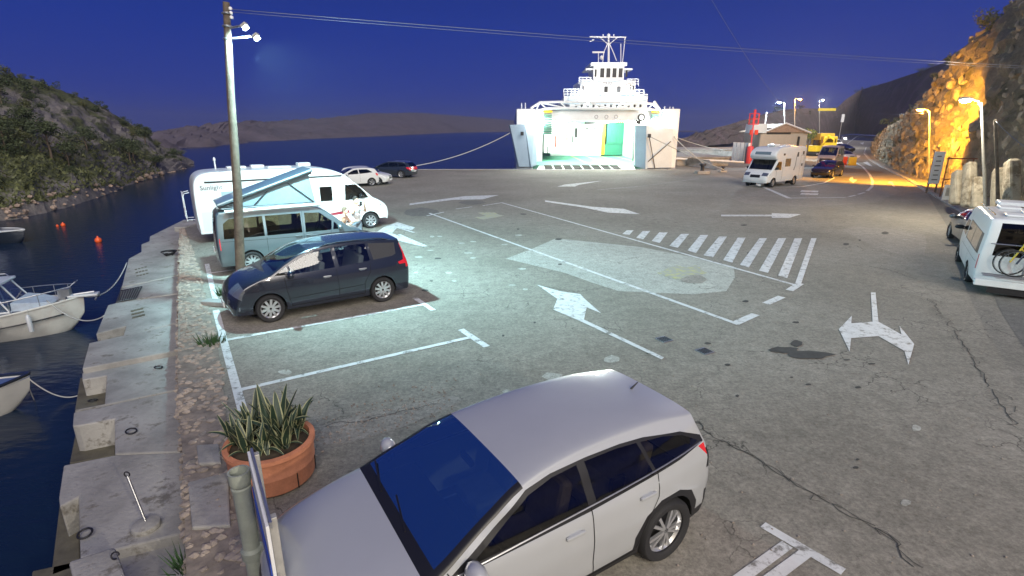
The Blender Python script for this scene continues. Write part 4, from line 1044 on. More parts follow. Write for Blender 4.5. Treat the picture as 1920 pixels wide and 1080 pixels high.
# --- foreground white SUV
suv = dict(step=.06, w=.92, r=.345, tw=.225, sill=.27, spokes=5, style='twin', arch=[(1.34, .40), (-1.34, .40)], paint=M['pearl'], taper=(.13, 4), nose=.05,
    qz=[(.25, .95), (.45, .985), (.72, 1.0), (.95, .975), (1.06, .93), (1.28, .83), (1.50, .70)],
    prof=[(2.20, .27, .12), (2.27, .48, .30), (2.24, .76, .32), (2.08, .91, .20), (1.75, .985, .12), (1.24, 1.06, .07), (.78, 1.27, .06), (.30, 1.46, .06), (-.4, 1.545, .06), (-1.25, 1.53, .06), (-1.86, 1.44, .05),
          (-2.04, 1.09, .10), (-2.12, .86, .18), (-2.12, .50, .18), (-2.05, .27, .1)], sharp=(5, 10),
    seams=[[(.93, 1.04), (.98, .8), (.95, .42), (.86, .33)], [(-.33, 1.07), (-.34, .5), (-.36, .36)], [(-1.18, 1.10), (-1.16, .85), (-1.02, .66), (-.94, .45), (-.9, .36)], [(.86, .335), (-.9, .335)], [(1.06, 1.06), (1.02, .98), (.98, .8)]],
    handles=[(-.12, .90), (-1.0, .93)], mirror=(.88, 1.06), seats=[(.05, .38, .55), (.05, -.38, .55), (-.95, .4, .6), (-.95, -.4, .6), (-.95, 0, .6)], dash=(.95, .90, .66),
    side=[('side_window', [(.88, 1.04), (.26, 1.345), (0, 1.395), (-.28, 1.41), (-.31, 1.055)], M['glass']),
          ('side_window', [(-.40, 1.06), (-.37, 1.413), (-.75, 1.41), (-1.00, 1.39), (-1.13, 1.08)], M['glass']),
          ('quarter_window', [(-1.17, 1.085), (-1.05, 1.385), (-1.35, 1.35), (-1.62, 1.285), (-1.85, 1.16), (-1.5, 1.11)], M['glass']),
          ('window_trim', [(1.08, 1.0), (.95, 1.07), (.27, 1.385), (0, 1.425), (-.4, 1.438), (-.8, 1.433), (-1.1, 1.41), (-1.6, 1.325), (-1.94, 1.18), (-1.92, 1.13), (-1.5, 1.085), (-.3, 1.025)], M['black']),
          ('taillight', [(-1.83, 1.11), (-2.4, 1.14), (-2.4, .88), (-2.02, .92)], M['red_lens']),
          ('headlight', [(2.4, .86), (1.75, .93), (1.85, .80), (2.4, .72)], M['lens']),
          ('cladding', [(2.5, .36), (1.82, .36), (1.81, .50), (1.68, .70), (1.48, .79), (1.2, .79), (1.0, .70), (.87, .50), (.86, .36), (-.86, .36), (-.87, .50), (-1.0, .70), (-1.2, .79), (-1.48, .79), (-1.68, .7), (-1.81, .5), (-1.82, .38), (-2.5, .38), (-2.5, .1), (2.5, .1)], M['black'])],
    top=[(5.12, 6.93, -.91, .91, 'windshield', M['windshield']), (5.0, 7.0, -1, 1, 'windshield_frame', M['black']), (10.15, 10.9, -.86, .86, 'rear_window', M['glass']),
         (1.0, 2.0, -.45, .45, 'grille', M['black']), (2.1, 2.9, .55, 1, 'headlight', M['lens']), (2.1, 2.9, -1, -.55, 'headlight', M['lens']), (11.05, 12.0, -1, 1, 'tail_panel', M['black']),
         (12.8, 14, -1, 1, 'rear_bumper', M['black'])], plates=[(2.285, .42, 0), (-2.14, .75, 0)])
e1 = Vector((-.8491, -.5282, 0))           # heading of the parked bays: nose to the left
rwh = G(1247, 1050)
hd = math.atan2(e1.y, e1.x)
# nearside (left) rear wheel outer face at rwh ; car origin
nl = Vector((-e1.y, e1.x, 0))
loc = rwh + e1*1.34 - nl*.90; loc.z = 0
car1, Wc = vehicle('parked_car', suv, loc, hd, 'white crossover car with blue-reflecting windscreen, parked nearest in the foreground', 'car')
for z_ in ((-2.14, .62), ):
    pass
aer = MB(); aer.tube([(-1.60, 0, 1.48), (-1.70, 0, 1.54)], .014, 6, r2=.006); aer.build('antenna', M['black'], car1)
for s_ in (-1, 1):
    m = MB(); m.tube([(1.18, s_*.3, 1.085), (1.10, s_*.3-.42, 1.125)], .010, 5); m.build('wiper', M['black'], car1)
m = MB(); m.box((.45, 0, 1.34), (.05, .22, .07)); m.build('inner_mirror', M['black'], car1, bevel=.02)
M['windshield'] = glassmat('windscreen_plain', (0.35, 0.45, 0.46), 0.10, 0.03)
# --- dark people carrier
mpv = dict(step=.08, w=.92, r=.325, tw=.215, sill=.24, spokes=10, arch=[(1.385, .375), (-1.385, .375)], paint=M['navyp'], taper=(.12, 4), nose=.05,
    qz=[(.22, .95), (.45, .985), (.72, 1.0), (.98, .97), (1.08, .94), (1.58, .74)],
    prof=[(2.20, .24, .12), (2.27, .48, .30), (2.20, .76, .30), (1.95, .95, .18), (1.62, 1.05, .1), (1.30, 1.13, .07), (.85, 1.38, .06), (.38, 1.56, .06), (-.35, 1.645, .06), (-1.3, 1.63, .06), (-2.0, 1.55, .05),
          (-2.16, 1.14, .12), (-2.26, .86, .18), (-2.27, .50, .2), (-2.2, .24, .1)], sharp=(5, 10),
    seams=[[(1.0, 1.0), (.98, .7), (.90, .32)], [(-.22, 1.04), (-.24, .7), (-.24, .32)], [(-1.10, 1.06), (-1.08, .85), (-.92, .62), (-.9, .32)], [(.9, .32), (-.9, .32)], [(.96, .50), (-.9, .56)]],
    handles=[(.02, .90), (-.88, .96)], handlemat=M['steel'], mirror=(.88, 1.08), mirrormat=M['navyp'], rails=(.1, -1.75, 0), railmat=M['dark_metal'],
    seats=[(.35, .38, .55), (.35, -.38, .55), (-.65, .4, .6), (-.65, -.4, .6), (-.65, 0, .6)], seatmat=mat('light_seat', (.22, .24, .24), .9), dash=(.95, .95, .66),
    side=[('quarter_window', [(1.22, 1.07), (.92, 1.24), (.88, 1.055)], M['glassclear']),
          ('side_window', [(.83, 1.055), (.86, 1.27), (.42, 1.445), (-.16, 1.53), (-.2, 1.08)], M['glassclear']),
          ('side_window', [(-.30, 1.085), (-.27, 1.535), (-1.05, 1.535), (-1.12, 1.12)], M['glassclear']),
          ('quarter_window', [(-1.20, 1.13), (-1.13, 1.53), (-1.85, 1.47), (-1.83, 1.20), (-1.72, 1.16)], mat('dark_window', (.06, .06, .055), .12, coat=1)),
          ('taillight', [(-1.86, .99), (-2.02, 1.03), (-2.06, 1.5), (-2.5, 1.5), (-2.5, .93), (-1.9, .93)], M['red_lens']),
          ('headlight', [(2.4, .80), (1.72, 1.0), (1.70, .94), (1.95, .80), (2.4, .68)], M['lens']),
          ('fog_light', [(2.4, .5), (2.02, .5), (2.02, .36), (2.4, .36)], M['lens'])],
    top=[(5.12, 6.93, -.90, .90, 'windshield', M['windshield']), (10.15, 10.9, -.82, .82, 'rear_window', M['glass']),
         (.8, 1.6, -.6, .6, 'grille', M['black']), (2.0, 3.0, .55, 1, 'headlight', M['lens']), (2.0, 3.0, -1, -.55, 'headlight', M['lens']),
         (10.2, 11.9, .84, 1, 'taillight', M['red_lens']), (10.2, 11.9, -1, -.84, 'taillight', M['red_lens'])], plates=[(2.29, .40, 0), (-2.3, .8, 0)])
loc, hd = place((510, 605), (722, 566), 2.77, 1, .90)
vehicle('parked_car', mpv, loc, hd, 'dark blue people carrier with roof rails and silver alloy wheels next to the utility pole', 'car')[0].scale = (.965, 1, 1)
# --- silver blue camper van with raised roof
vb = dict(w=.95, r=.345, tw=.22, sill=.30, spokes=10, arch=[(1.5, .40), (-1.5, .40)], paint=M['silverp'], taper=(.10, 6), nose=.04, crown=3.0,
    qz=[(.25, .96), (.5, .99), (.8, 1.0), (1.08, .98), (1.85, .87)],
    prof=[(2.36, .28, .12), (2.42, .55, .25), (2.36, .92, .22), (2.05, 1.12, .14), (1.80, 1.19, .08), (1.35, 1.52, .06), (.92, 1.83, .06), (.55, 1.93, .06), (-.8, 1.96, .06), (-2.28, 1.93, .06), (-2.40, 1.78, .08),
          (-2.48, 1.15, .10), (-2.50, .5, .12), (-2.45, .28, .08)], sharp=(4, 9),
    seams=[[(1.12, 1.1), (1.08, .7), (1.0, .40)], [(.22, 1.8), (.2, 1.1), (.2, .40)], [(-.98, 1.08), (-.98, .42)], [(-2.3, 1.05), (2.0, .98)]], handles=[(.38, 1.04), (0.02, 1.04)], mirror=(1.42, 1.22), dash=(1.35, 1.02, .68), seats=[(.55, .4, .75), (.55, -.4, .75)],
    side=[('quarter_window', [(1.55, 1.15), (1.25, 1.38), (1.2, 1.13)], M['glass']), ('side_window', [(1.14, 1.13), (1.18, 1.42), (.80, 1.70), (.30, 1.73), (.27, 1.13)], M['glass']),
          ('side_window', [(.16, 1.13), (.17, 1.73), (-.95, 1.73), (-.95, 1.13)], M['glass']), ('side_window', [(-1.03, 1.13), (-1.03, 1.73), (-2.02, 1.71), (-2.2, 1.58), (-2.24, 1.13)], M['glass']),
          ('taillight', [(-2.36, 1.15), (-2.6, 1.15), (-2.6, .80), (-2.36, .80)], M['red_lens']),
          ('headlight', [(2.5, .95), (1.98, 1.0), (2.02, .84), (2.5, .76)], M['lens'])],
    top=[(4.1, 6.0, -.9, .9, 'windshield', M['windshield']), (10.05, 10.8, -.86, .86, 'rear_window', M['glass']), (1.2, 2.0, -.7, .7, 'grille', M['black'])], plates=[(-2.53, .7, 0)])
b_ = G(467, 514); hv = Vector((.8491, .5282, 0))
nr = Vector((-hv.y, hv.x, 0)); loc = b_ + hv*1.72 + nr*.93; loc.z = 0; hd = math.atan2(hv.y, hv.x)
camper, _ = vehicle('camper_van', vb, loc, hd, 'silver blue camper van with its pop-up roof raised, behind the utility pole', 'camper van')
camper.scale = (.92, 1, 1); camper.location = camper.location - hv*.18
m = MB(); m.box((-.68, 0, 1.99), (3.0, 1.36, .05)); m.build('roof_frame', M['silverp'], camper, bevel=.02)
M['canvas'] = mat('grey_canvas', (.15, .19, .21), .9, noise_amt=.12, bump=.3, bscale=6)
zf = 3.02; A = (-2.2, 2.03); B = (.75, 2.03); Cc = (.62, zf-.10)
cv = MB()
for s_ in (-1, 1):
    y0 = s_*.63; cv.add([(A[0]+.15, y0, A[1]), (B[0], y0, B[1]), (Cc[0], y0*.97, Cc[1]), (-.4, y0*1.0, 2.62), (-1.3, y0, 2.3)], [(0, 1, 2, 3, 4)])
cv.add([(B[0], -.63, B[1]), (B[0], .63, B[1]), (Cc[0], .61, Cc[1]), (Cc[0], -.61, Cc[1])], [(0, 1, 2, 3)])
cvo = cv.build('canvas', M['canvas'], camper)
for s_ in (-1, 1):
    for pa, pb_ in (((B[0]-.05, s_*.645, B[1]), (-.15, s_*.645, 2.72)), ((-1.2, s_*.645, 2.04), (-.7, s_*.645, 2.5))):
        m = MB(); m.tube([pa, pb_], .02, 5); m.build('strut', M['dark_metal'], camper)
an = math.atan2(zf-2.10, 3.0); m = MB(); m.box(((-2.28+.75)/2, 0, (2.10+zf)/2), (3.2, 1.42, .10), rot=Matrix.Rotation(-an, 3, 'Y')); m.build('pop_up_roof', M['silverp'], camper, bevel=.04)
m = MB(); m.box(((-2.28+.75)/2, 0, (2.10+zf)/2-.075), (3.1, 1.36, .05), rot=Matrix.Rotation(-an, 3, 'Y')); m.build('roof_lining', M['black'], camper)
m = MB(); m.tube([(-2.1, -.86, 1.93), (.9, -.86, 1.97)], .045, 8); m.build('awning_case', M['mhwhite'], camper, smooth=60)
# --- large white motorhome behind
mh = dict(w=1.12, r=.35, tw=.22, sill=.42, spokes=8, arch=[(2.75, .42), (-1.55, .40)], paint=M['mhwhite'], taper=(.05, 10), nose=.10, crown=4.5, step=.22,
    qz=[(.3, .97), (.8, 1.0), (2.5, 1.0), (2.75, .97)],
    prof=[(3.62, .35, .12), (3.70, .62, .28), (3.60, .98, .26), (3.30, 1.22, .16), (2.95, 1.38, .08), (2.50, 1.80, .07), (2.12, 2.12, .08), (1.75, 2.42, .10), (1.15, 2.66, .10), (.2, 2.76, .06), (-3.0, 2.74, .06), (-3.62, 2.66, .12),
          (-3.88, 2.3, .08), (-3.92, 1.2, .06), (-3.88, .42, .05)], sharp=(4, ),
    seams=[[(2.35, 1.25), (2.3, .8), (2.25, .46)], [(1.42, 2.2), (1.42, .45)]], mirror=(2.35, 1.50), dash=(2.75, 1.15, .8), mirrormat=M['black'],
    side=[('cab_window', [(2.72, 1.38), (2.62, 1.55), (2.25, 1.98), (1.72, 1.98), (1.68, 1.32)], M['glass']),
          ('side_window', [(1.15, 1.35), (1.15, 1.95), (.65, 1.95), (.65, 1.35)], M['glass']),
          ('side_window', [(-2.15, 1.35), (-2.15, 1.98), (-3.0, 1.98), (-3.0, 1.35)], mat('blinded_window', (.35, .45, .48), .25, coat=.5)),
          ('stripe', [(2.2, .80), (2.2, .95), (1.0, .82), (1.0, .72)], mat('red_stripe', (.35, .03, .05), .4)),
          ('hatch', [(-2.9, .52), (-2.9, 1.25), (-3.75, 1.25), (-3.75, .52)], mat('mh_hatch', (.62, .66, .68), .4)),
          ('headlight', [(3.9, 1.1), (3.18, 1.16), (3.25, .98), (3.9, .86)], M['lens'])],
    top=[(4.1, 6.0, -.86, .86, 'windshield', M['windshield']), (1.1, 2.0, -.6, .6, 'grille', M['black'])], plates=[(3.72, .5, 0)])
b_ = G(697, 428); h2 = Vector((.83, .557, 0)).normalized(); nr = Vector((-h2.y, h2.x, 0)); loc = b_ - h2*2.75 + nr*1.10; loc.z = 0
moho, Wm = vehicle('motorhome', mh, loc, math.atan2(h2.y, h2.x), 'long white motorhome with roof hatches parked behind the camper van', 'motorhome')
m = MB()
for (x, y, dx, dy, hz) in ((-2.2, .2, .7, .5, .08), (-.7, -.3, .9, .6, .06), (.4, .2, .5, .5, .14), (-1.4, .35, .5, .4, .10)): 
    q_ = MB(); q_.box((x, y, 2.76+hz/2), (dx, dy, hz)); q_.build('roof_hatch', M['white_metal'], moho, bevel=.03)
m = MB(); m.tube([(-3.5, -1.14, 2.42), (1.6, -1.14, 2.44)], .05, 8); m.build('awning_case', M['mhwhite'], moho, smooth=60)
m = MB(); m.tube([(-3.5, -1.14, 2.355), (1.6, -1.14, 2.375)], .02, 6); m.build('awning_gap', M['black'], moho, smooth=60)
m = MB()
for s_ in (-.35, .35): m.tube([(-3.95, s_, .9), (-4.22, s_, .92), (-4.22, s_, 1.9), (-4.0, s_, 1.95)], .022, 6)
for zz in (.95, 1.9, 1.3): m.tube([(-4.22, -.75, zz), (-4.22, .75, zz)], .022, 6)
m.build('bike_rack', M['white_metal'], moho, smooth=60)
m = MB(); m.tube([(-2.9, .6, 2.7), (-2.9, .6, 3.05)], .03, 6); m.blob((-2.9, .6, 3.1), (.12, .2, .2), 1, 1, .05); m.build('satellite_dish', M['white_metal'], moho)
text('lettering', 'Sunlight', .24, M['ink'], moho, (-3.3, -1.127, 2.08), (pi/2, 0, 0))
# --- two small white cars and the dark estate by the sea edge
hatch = dict(w=.88, r=.31, tw=.2, sill=.25, spokes=5, arch=[(1.25, .36), (-1.25, .36)], paint=M['whitep'], taper=(.13, 4), nose=.05, n=4,
    qz=[(.25, .95), (.6, 1.0), (.9, .97), (1.45, .72)],
    prof=[(1.95, .26, .12), (2.02, .48, .28), (1.95, .72, .28), (1.65, .86, .15), (1.0, .97, .07), (.55, 1.2, .06), (.1, 1.38, .06), (-.5, 1.44, .06), (-1.2, 1.41, .06), (-1.65, 1.32, .06), (-1.92, .95, .12), (-1.98, .5, .18), (-1.9, .26, .1)], sharp=(4, 9),
    seams=[[(.8, .9), (.8, .35)], [(-.35, .95), (-.35, .35)]], mirror=(.65, .98),
    side=[('side_window', [(.78, .95), (.1, 1.26), (-.25, 1.31), (-.28, .98)], M['glass']), ('side_window', [(-.34, .98), (-.32, 1.31), (-1.0, 1.3), (-1.4, 1.06)], M['glass']),
          ('taillight', [(-1.6, .98), (-2.2, 1.0), (-2.2, .8), (-1.7, .8)], M['red_lens']), ('headlight', [(2.2, .78), (1.5, .84), (1.6, .70), (2.2, .62)], M['lens'])],
    top=[(4.1, 6.0, -.9, .9, 'windshield', M['windshield']), (9.1, 9.9, -.86, .86, 'rear_window', M['glass']), (.9, 1.9, -.35, .35, 'grille', M['black'])], plates=[(2.04, .4, 0), (-2.0, .6, 0)])
hA = Vector((-.80, .60, 0)); p = G(668, 352); vehicle('parked_car', hatch, p+Vector((-.6, 1.2, 0)), math.atan2(-.55, -.84), 'small white hatchback seen from behind, beside the motorhome nose', 'car')
p = G(690, 349); vehicle('parked_car', hatch, p+Vector((-.5, 1.6, 0)), math.atan2(.42, .9)-.55, 'white compact car with black grille facing the lot, next to the dark estate', 'car')
est = dict(w=.92, r=.34, tw=.22, sill=.25, spokes=5, style='twin', arch=[(1.45, .39), (-1.45, .39)], paint=M['darkbluep'], taper=(.12, 4), nose=.05, n=4,
    qz=[(.25, .95), (.6, 1.0), (.95, .97), (1.45, .70)],
    prof=[(2.32, .26, .12), (2.40, .48, .28), (2.34, .70, .26), (2.1, .85, .15), (1.2, .98, .07), (.65, 1.24, .06), (.15, 1.42, .06), (-.6, 1.48, .06), (-1.6, 1.44, .06), (-2.05, 1.36, .06), (-2.35, .98, .1), (-2.44, .5, .16), (-2.36, .26, .1)], sharp=(4, 9),
    seams=[[(.9, .9), (.9, .35)], [(-.25, .95), (-.25, .35)]], mirror=(.85, 1.0), rails=(.0, -1.8, 0),
    side=[('side_window', [(.95, .97), (.15, 1.29), (-.16, 1.34), (-.2, 1.0)], M['glass']), ('side_window', [(-.26, 1.0), (-.22, 1.34), (-1.05, 1.33), (-1.2, 1.02)], M['glass']), ('quarter_window', [(-1.28, 1.03), (-1.12, 1.33), (-1.75, 1.28), (-2.0, 1.08)], M['glass']),
          ('taillight', [(-1.95, .98), (-2.6, 1.0), (-2.6, .78), (-2.1, .8)], M['red_lens'])],
    top=[(4.1, 6.0, -.9, .9, 'windshield', M['windshield']), (9.1, 9.9, -.86, .86, 'rear_window', M['glass']), (10.05, 10.6, -1, 1, 'tail_strip', M['red_lens'])], plates=[(-2.45, .62, 0)])
p = G(752, 334); h3 = Vector((-.93, .25, 0)).normalized(); nl = Vector((-h3.y, h3.x, 0)); loc = p + h3*1.45 - nl*.9; loc.z = 0
vehicle('parked_car', est, loc, math.atan2(h3.y, h3.x), 'dark blue estate car with red tail lights parked at the sea edge', 'car')
# --- alcove motorhome in the ferry lane
alc = dict(w=1.05, r=.34, tw=.22, sill=.40, spokes=6, arch=[(2.0, .40), (-1.45, .40)], paint=M['mhwhite'], taper=(.05, 10), nose=.08, crown=4.0, step=.22,
    qz=[(.3, .97), (.8, 1.0), (2.7, 1.0), (2.95, .97)],
    prof=[(2.90, .34, .12), (2.98, .6, .24), (2.88, .95, .22), (2.55, 1.20, .12), (2.30, 1.32, .05), (2.02, 1.66, .04), (1.72, 2.02, .04), (2.02, 2.08, .10), (2.20, 2.35, .14), (1.98, 2.70, .12), (1.4, 2.95, .08), (.5, 3.0, .06), (-2.5, 2.98, .06), (-2.88, 2.92, .08),
          (-2.95, 2.4, .05), (-2.95, 1.2, .05), (-2.9, .40, .05)], sharp=(4, 6, 7),
    seams=[[(1.75, 1.25), (1.7, .45)], [(.85, 2.0), (.85, .45)], [(-2.0, 2.3), (-2.0, .5)], [(-2.6, 2.3), (-2.6, .5)], [(-2.0, 2.3), (-2.6, 2.3)]], seamw=.01, mirror=(1.95, 1.42), mirrormat=M['black'], dash=(2.1, 1.1, .7),
    side=[('cab_window', [(2.1, 1.32), (1.95, 1.5), (1.62, 1.90), (1.10, 1.90), (1.08, 1.28)], M['glass']),
          ('side_window', [(.55, 1.5), (.55, 2.1), (-.35, 2.1), (-.35, 1.5)], mat('grey_window', (.10, .10, .09), .2, coat=1)),
          ('vent', [(1.0, 2.35), (1.0, 2.5), (.7, 2.5), (.7, 2.35)], M['black']), ('side_window', [(-1.3, 2.2), (-1.3, 2.55), (-1.55, 2.55), (-1.55, 2.2)], M['black']),
          ('side_window', [(-2.2, 2.35), (-2.2, 2.6), (-2.5, 2.6), (-2.5, 2.35)], M['black']), ('vent', [(-2.2, 1.45), (-2.2, 1.65), (-2.45, 1.65), (-2.45, 1.45)], M['black']),
          ('swoosh', [(-.9, 1.2), (-1.1, 1.5), (-1.2, 2.4), (-1.3, 2.4), (-1.25, 1.5), (-1.1, 1.15)], mat('grey_decal', (.25, .26, .28), .5)),
          ('headlight', [(3.2, 1.02), (2.5, 1.08), (2.6, .92), (3.2, .8)], M['lens'])],
    top=[(4.08, 5.95, -.88, .88, 'windshield', M['glass']), (8.15, 8.85, -.6, .6, 'front_window', mat('front_window', (.16, .22, .25), .2, coat=1)), (1.3, 1.9, -.4, .4, 'grille', M['black']), (1.9, 2.5, .5, .95, 'headlight', M['lens']), (1.9, 2.5, -.95, -.5, 'headlight', M['lens'])], plates=[(2.99, .5, 0)])
loc, hd = place((1448, 352), (1505, 343), 3.45, 1, 1.05)
a_, c_ = G(1448, 351.5), G(1508, 343.5); d_ = (a_-c_).normalized(); hd = math.atan2(d_.y, d_.x); nl = Vector((-d_.y, d_.x, 0)); loc = a_ - d_*2.0 - nl*1.0; loc.z = 0
al, _ = vehicle('motorhome', alc, loc, hd, 'white alcove motorhome waiting at the head of the ferry lane', 'motorhome')
for (x, y, dx, hz) in ((.9, .1, .8, .16), (-.4, .3, .5, .08), (-1.9, 0, .6, .08)):
    q_ = MB(); q_.box((x, y, 3.0+hz/2), (dx, .6, hz)); q_.build('roof_hatch', M['white_metal'], al, bevel=.03)
# --- queue behind
q1 = dict(est); q1['paint'] = mat('black_paint', (.012, .012, .016), .2, .3, coat=1)
def at(px, py, dx=0, dy=0): p = G(px, py); return Vector((p.x+dx, p.y+dy, 0))
hq = math.atan2(d_.y, d_.x)
vehicle('waiting_car', q1, at(1552, 334, .8, 1.6), hq+.12, 'glossy black car waiting right behind the alcove motorhome', 'car')
van = dict(vb); van['paint'] = mat('grey_van_paint', (.35, .34, .36), .35, .2, coat=.6)
v_, _ = vehicle('waiting_van', van, at(1558, 318, 1.2, 2.5), hq+.2, 'tall grey van with dark windscreen behind the black car', 'van')
v_.scale = (1.05, 1.05, 1.28)
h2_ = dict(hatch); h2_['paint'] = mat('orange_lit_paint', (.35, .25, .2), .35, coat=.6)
vehicle('waiting_car', h2_, at(1583, 303, 1.0, 2), hq+.9, 'silver hatchback waiting in the queue beside the red barrier', 'car')
vehicle('waiting_car', q1, at(1588, 285, .5, 2), hq+1.0, 'dark estate car far back in the waiting queue below the truck', 'car')
# yellow truck
M['yellow'] = mat('yellow_paint', (.75, .60, .03), .35, coat=.5); M['yellowd'] = mat('yellow_dull', (.60, .48, .04), .5)
T0 = G(1550, 288); t = thing('truck', T0, 'bright yellow truck standing among the waiting vehicles under the far lamp', 'truck', rad(-15))
m = MB(); m.box((0, 0, 1.9), (2.3, 1.9, 2.4)); m.build('cab', M['yellow'], t, bevel=.12)
m = MB(); m.box((0, -.97, 2.35), (1.9, .06, .7)); m.build('windshield', M['glass'], t, bevel=.03)
m = MB(); m.box((0, -.98, 1.2), (1.7, .08, .4)); m.build('grille', M['black'], t)
m = MB(); m.box((0, 4.2, 2.3), (2.4, 6, 2.6)); m.build('cargo_box', M['yellowd'], t, bevel=.05)
m = MB(); m.box((0, 3.4, .75), (.9, 8, .25)); m.build('chassis', M['dark_metal'], t)
tm, rm_ = wheel_meshes(.48, .3, 6, True, 'single')
for (x, y) in ((-1, 0), (1, 0), (-1, 5.5), (1, 5.5), (-1, 4.3), (1, 4.3)):
    we = bpy.data.objects.new('wheel', None); COL.objects.link(we); we.parent = t; we.location = (x*1.02, y, .48); we.rotation_euler = (0, 0, pi/2)
    share('tyre', tm, we); share('rim', rm_, we)
for s_ in (-1, 1):
    m = MB(); m.box((s_*.8, -1.0, 1.0), (.3, .06, .2)); m.build('headlight', M['lens'], t)
    m = MB(); m.box((s_*1.35, -.9, 2.2), (.1, .15, .5)); m.build('mirror', M['black'], t)
# small excavator-like yellow machine left of the truck
T0 = G(1524, 292); t = thing('excavator', T0, 'orange lit yellow excavator with folded arm left of the truck', 'excavator', .5)
m = MB(); m.box((0, 0, 1.2), (1.8, 2.2, 1.0)); m.build('body', M['yellow'], t, bevel=.1)
m = MB(); m.box((-.4, -.6, 2.1), (.8, .9, 1.0)); m.build('cab', M['glass'], t, bevel=.06)
for s_ in (-1, 1):
    m = MB(); m.box((s_*.85, 0, .35), (.4, 2.9, .65)); m.build('track', M['rubber'], t, bevel=.2)
m = MB(); m.tube([(.4, -.9, 1.5), (.4, -2.0, 3.3), (.4, -3.0, 2.6)], .16, 6); m.build('boom', M['yellow'], t)
m = MB(); m.tube([(.4, -3.0, 2.7), (.4, -2.8, 1.2)], .12, 6); m.box((.4, -2.7, .9), (.6, .6, .5)); m.build('bucket', M['yellowd'], t)
# white van under the lamp far back, and a white lit vehicle further on the road
wv = dict(van); wv['paint'] = M['mhwhite']
vehicle('parked_van', wv, at(1575, 276, 0, 3), hq+1.0, 'small white van far back behind the yellow truck', 'van')
vehicle('oncoming_car', dict(hatch), at(1590, 262, 0, 3), rad(-110), 'bright white car coming down the road in the distance', 'car')
pl = at(1590, 262, 0, 3)+Vector((-.6, -2.2, .7)); lamp('headlights', pl, 500, (.8, .88, 1), .3)
# barriers
M['barred'] = mat('red_plastic', (.65, .05, .02), .4); M['bary'] = mat('yellow_plastic', (.75, .55, .05), .4)
def barrier(px, py, w_, mt, lbl, h=1.0):
    p = G(px, py); t = thing('barrier', p, lbl, 'barrier'); m = MB(); m.box((0, 0, h*.5+.05), (w_, .28, h*.9)); m.build('body', mt, t, bevel=.06)
    for k in range(3): 
        m = MB(); m.box((-w_*.3+k*w_*.3, -.15, h*.5), (w_*.12, .04, h*.55)); m.build('rib', mt, t, bevel=.01)
    m = MB(); m.box((0, 0, .05), (w_*1.05, .5, .1)); m.build('foot', mt, t, bevel=.02)
barrier(1578, 309, 1.15, M['barred'], 'red plastic road barrier beside the waiting lane')
barrier(1597, 310, .9, M['bary'], 'yellow plastic road barrier right of the red one')
# --- camper van on the right with bikes
cv2 = dict(w=1.0, r=.34, tw=.22, sill=.38, spokes=6, arch=[(1.7, .41), (-1.25, .41)], paint=M['mhwhite'], taper=(.05, 9), nose=.10, crown=4.0, step=.2,
    qz=[(.3, .97), (.7, 1.0), (1.2, .99), (2.45, .90)],
    prof=[(2.55, .32, .12), (2.62, .6, .25), (2.52, .95, .24), (2.2, 1.15, .14), (1.95, 1.28, .08), (1.55, 1.75, .06), (1.15, 2.15, .07), (.8, 2.38, .08), (0, 2.45, .06), (-2.3, 2.44, .06), (-2.55, 2.38, .08), (-2.64, 1.9, .08), (-2.66, .9, .08), (-2.62, .36, .06)], sharp=(4, ),
    seams=[[(1.45, 1.2), (1.4, .45)], [(.5, 2.1), (.5, .45)], [(-.75, 1.25), (-.75, .45)], [(-2.4, 1.0), (1.0, .98)]], mirror=(1.65, 1.42), mirrormat=M['black'],
    side=[('side_window', [(1.75, 1.32), (1.35, 1.80), (.6, 1.85), (.6, 1.28)], M['glass']), ('side_window', [(.4, 1.28), (.4, 1.88), (-.75, 1.88), (-.75, 1.28)], mat('brown_window', (.09, .08, .065), .15, coat=1)),
          ('side_window', [(-.85, 1.28), (-.85, 1.88), (-1.95, 1.88), (-1.95, 1.28)], bpy.data.materials['brown_window']), ('window_trim', [(.45, 1.24), (.45, 1.93), (-2.3, 1.90), (-2.35, 1.24)], M['black']),
          ('taillight', [(-2.50, 1.28), (-2.8, 1.28), (-2.8, .80), (-2.50, .80)], M['red_lens'])],
    top=[(4.1, 6.0, -.88, .88, 'windshield', M['windshield']), (10.3, 11.6, -.75, .75, 'rear_window', M['glass'])])
A_ = G(1816, 548); B_ = G(1782, 470); d2 = (B_-A_).normalized(); d2 = Vector((d2.x, d2.y, 0))
nl = Vector((-d2.y, d2.x, 0)); loc = A_ + d2*2.64 - nl*.98; loc.z = 0; hd2 = math.atan2(d2.y, d2.x)
rv, _ = vehicle('camper_van', cv2, loc, hd2, 'white high roof camper van with bicycles on its rear rack at the right edge', 'camper van')
rv.scale = (1, 1, .83)
for (x, y, dx, dy, hz) in ((1.0, -.1, .8, 1.0, .14), (0, .25, .6, .5, .08), (-.9, -.2, .6, .6, .08), (-1.8, .3, .5, .5, .07)):
    q_ = MB(); q_.box((x, y, 2.45+hz/2), (dx, dy, hz)); q_.build('roof_hatch', M['white_metal'], rv, bevel=.03)
m = MB(); m.tube([(.6, .8, 2.52), (-2.2, .8, 2.52)], .02, 6); m.tube([(.6, -.8, 2.52), (-2.2, -.8, 2.52)], .02, 6); m.build('roof_rail', M['dark_metal'], rv)
m = MB()
for s_ in (-.55, .1): m.tube([(-2.66, s_, .75), (-3.05, s_, .72), (-3.05, s_, 1.65), (-2.7, s_, 1.7)], .02, 6)
for xx in (-2.85, -3.05): m.tube([(xx, -.9, .74), (xx, .85, .74)], .025, 6)
m.tube([(-2.72, -.85, 1.68), (-2.72, .8, 1.68)], .02, 6); m.build('bike_rack', M['steel'], rv, smooth=60)
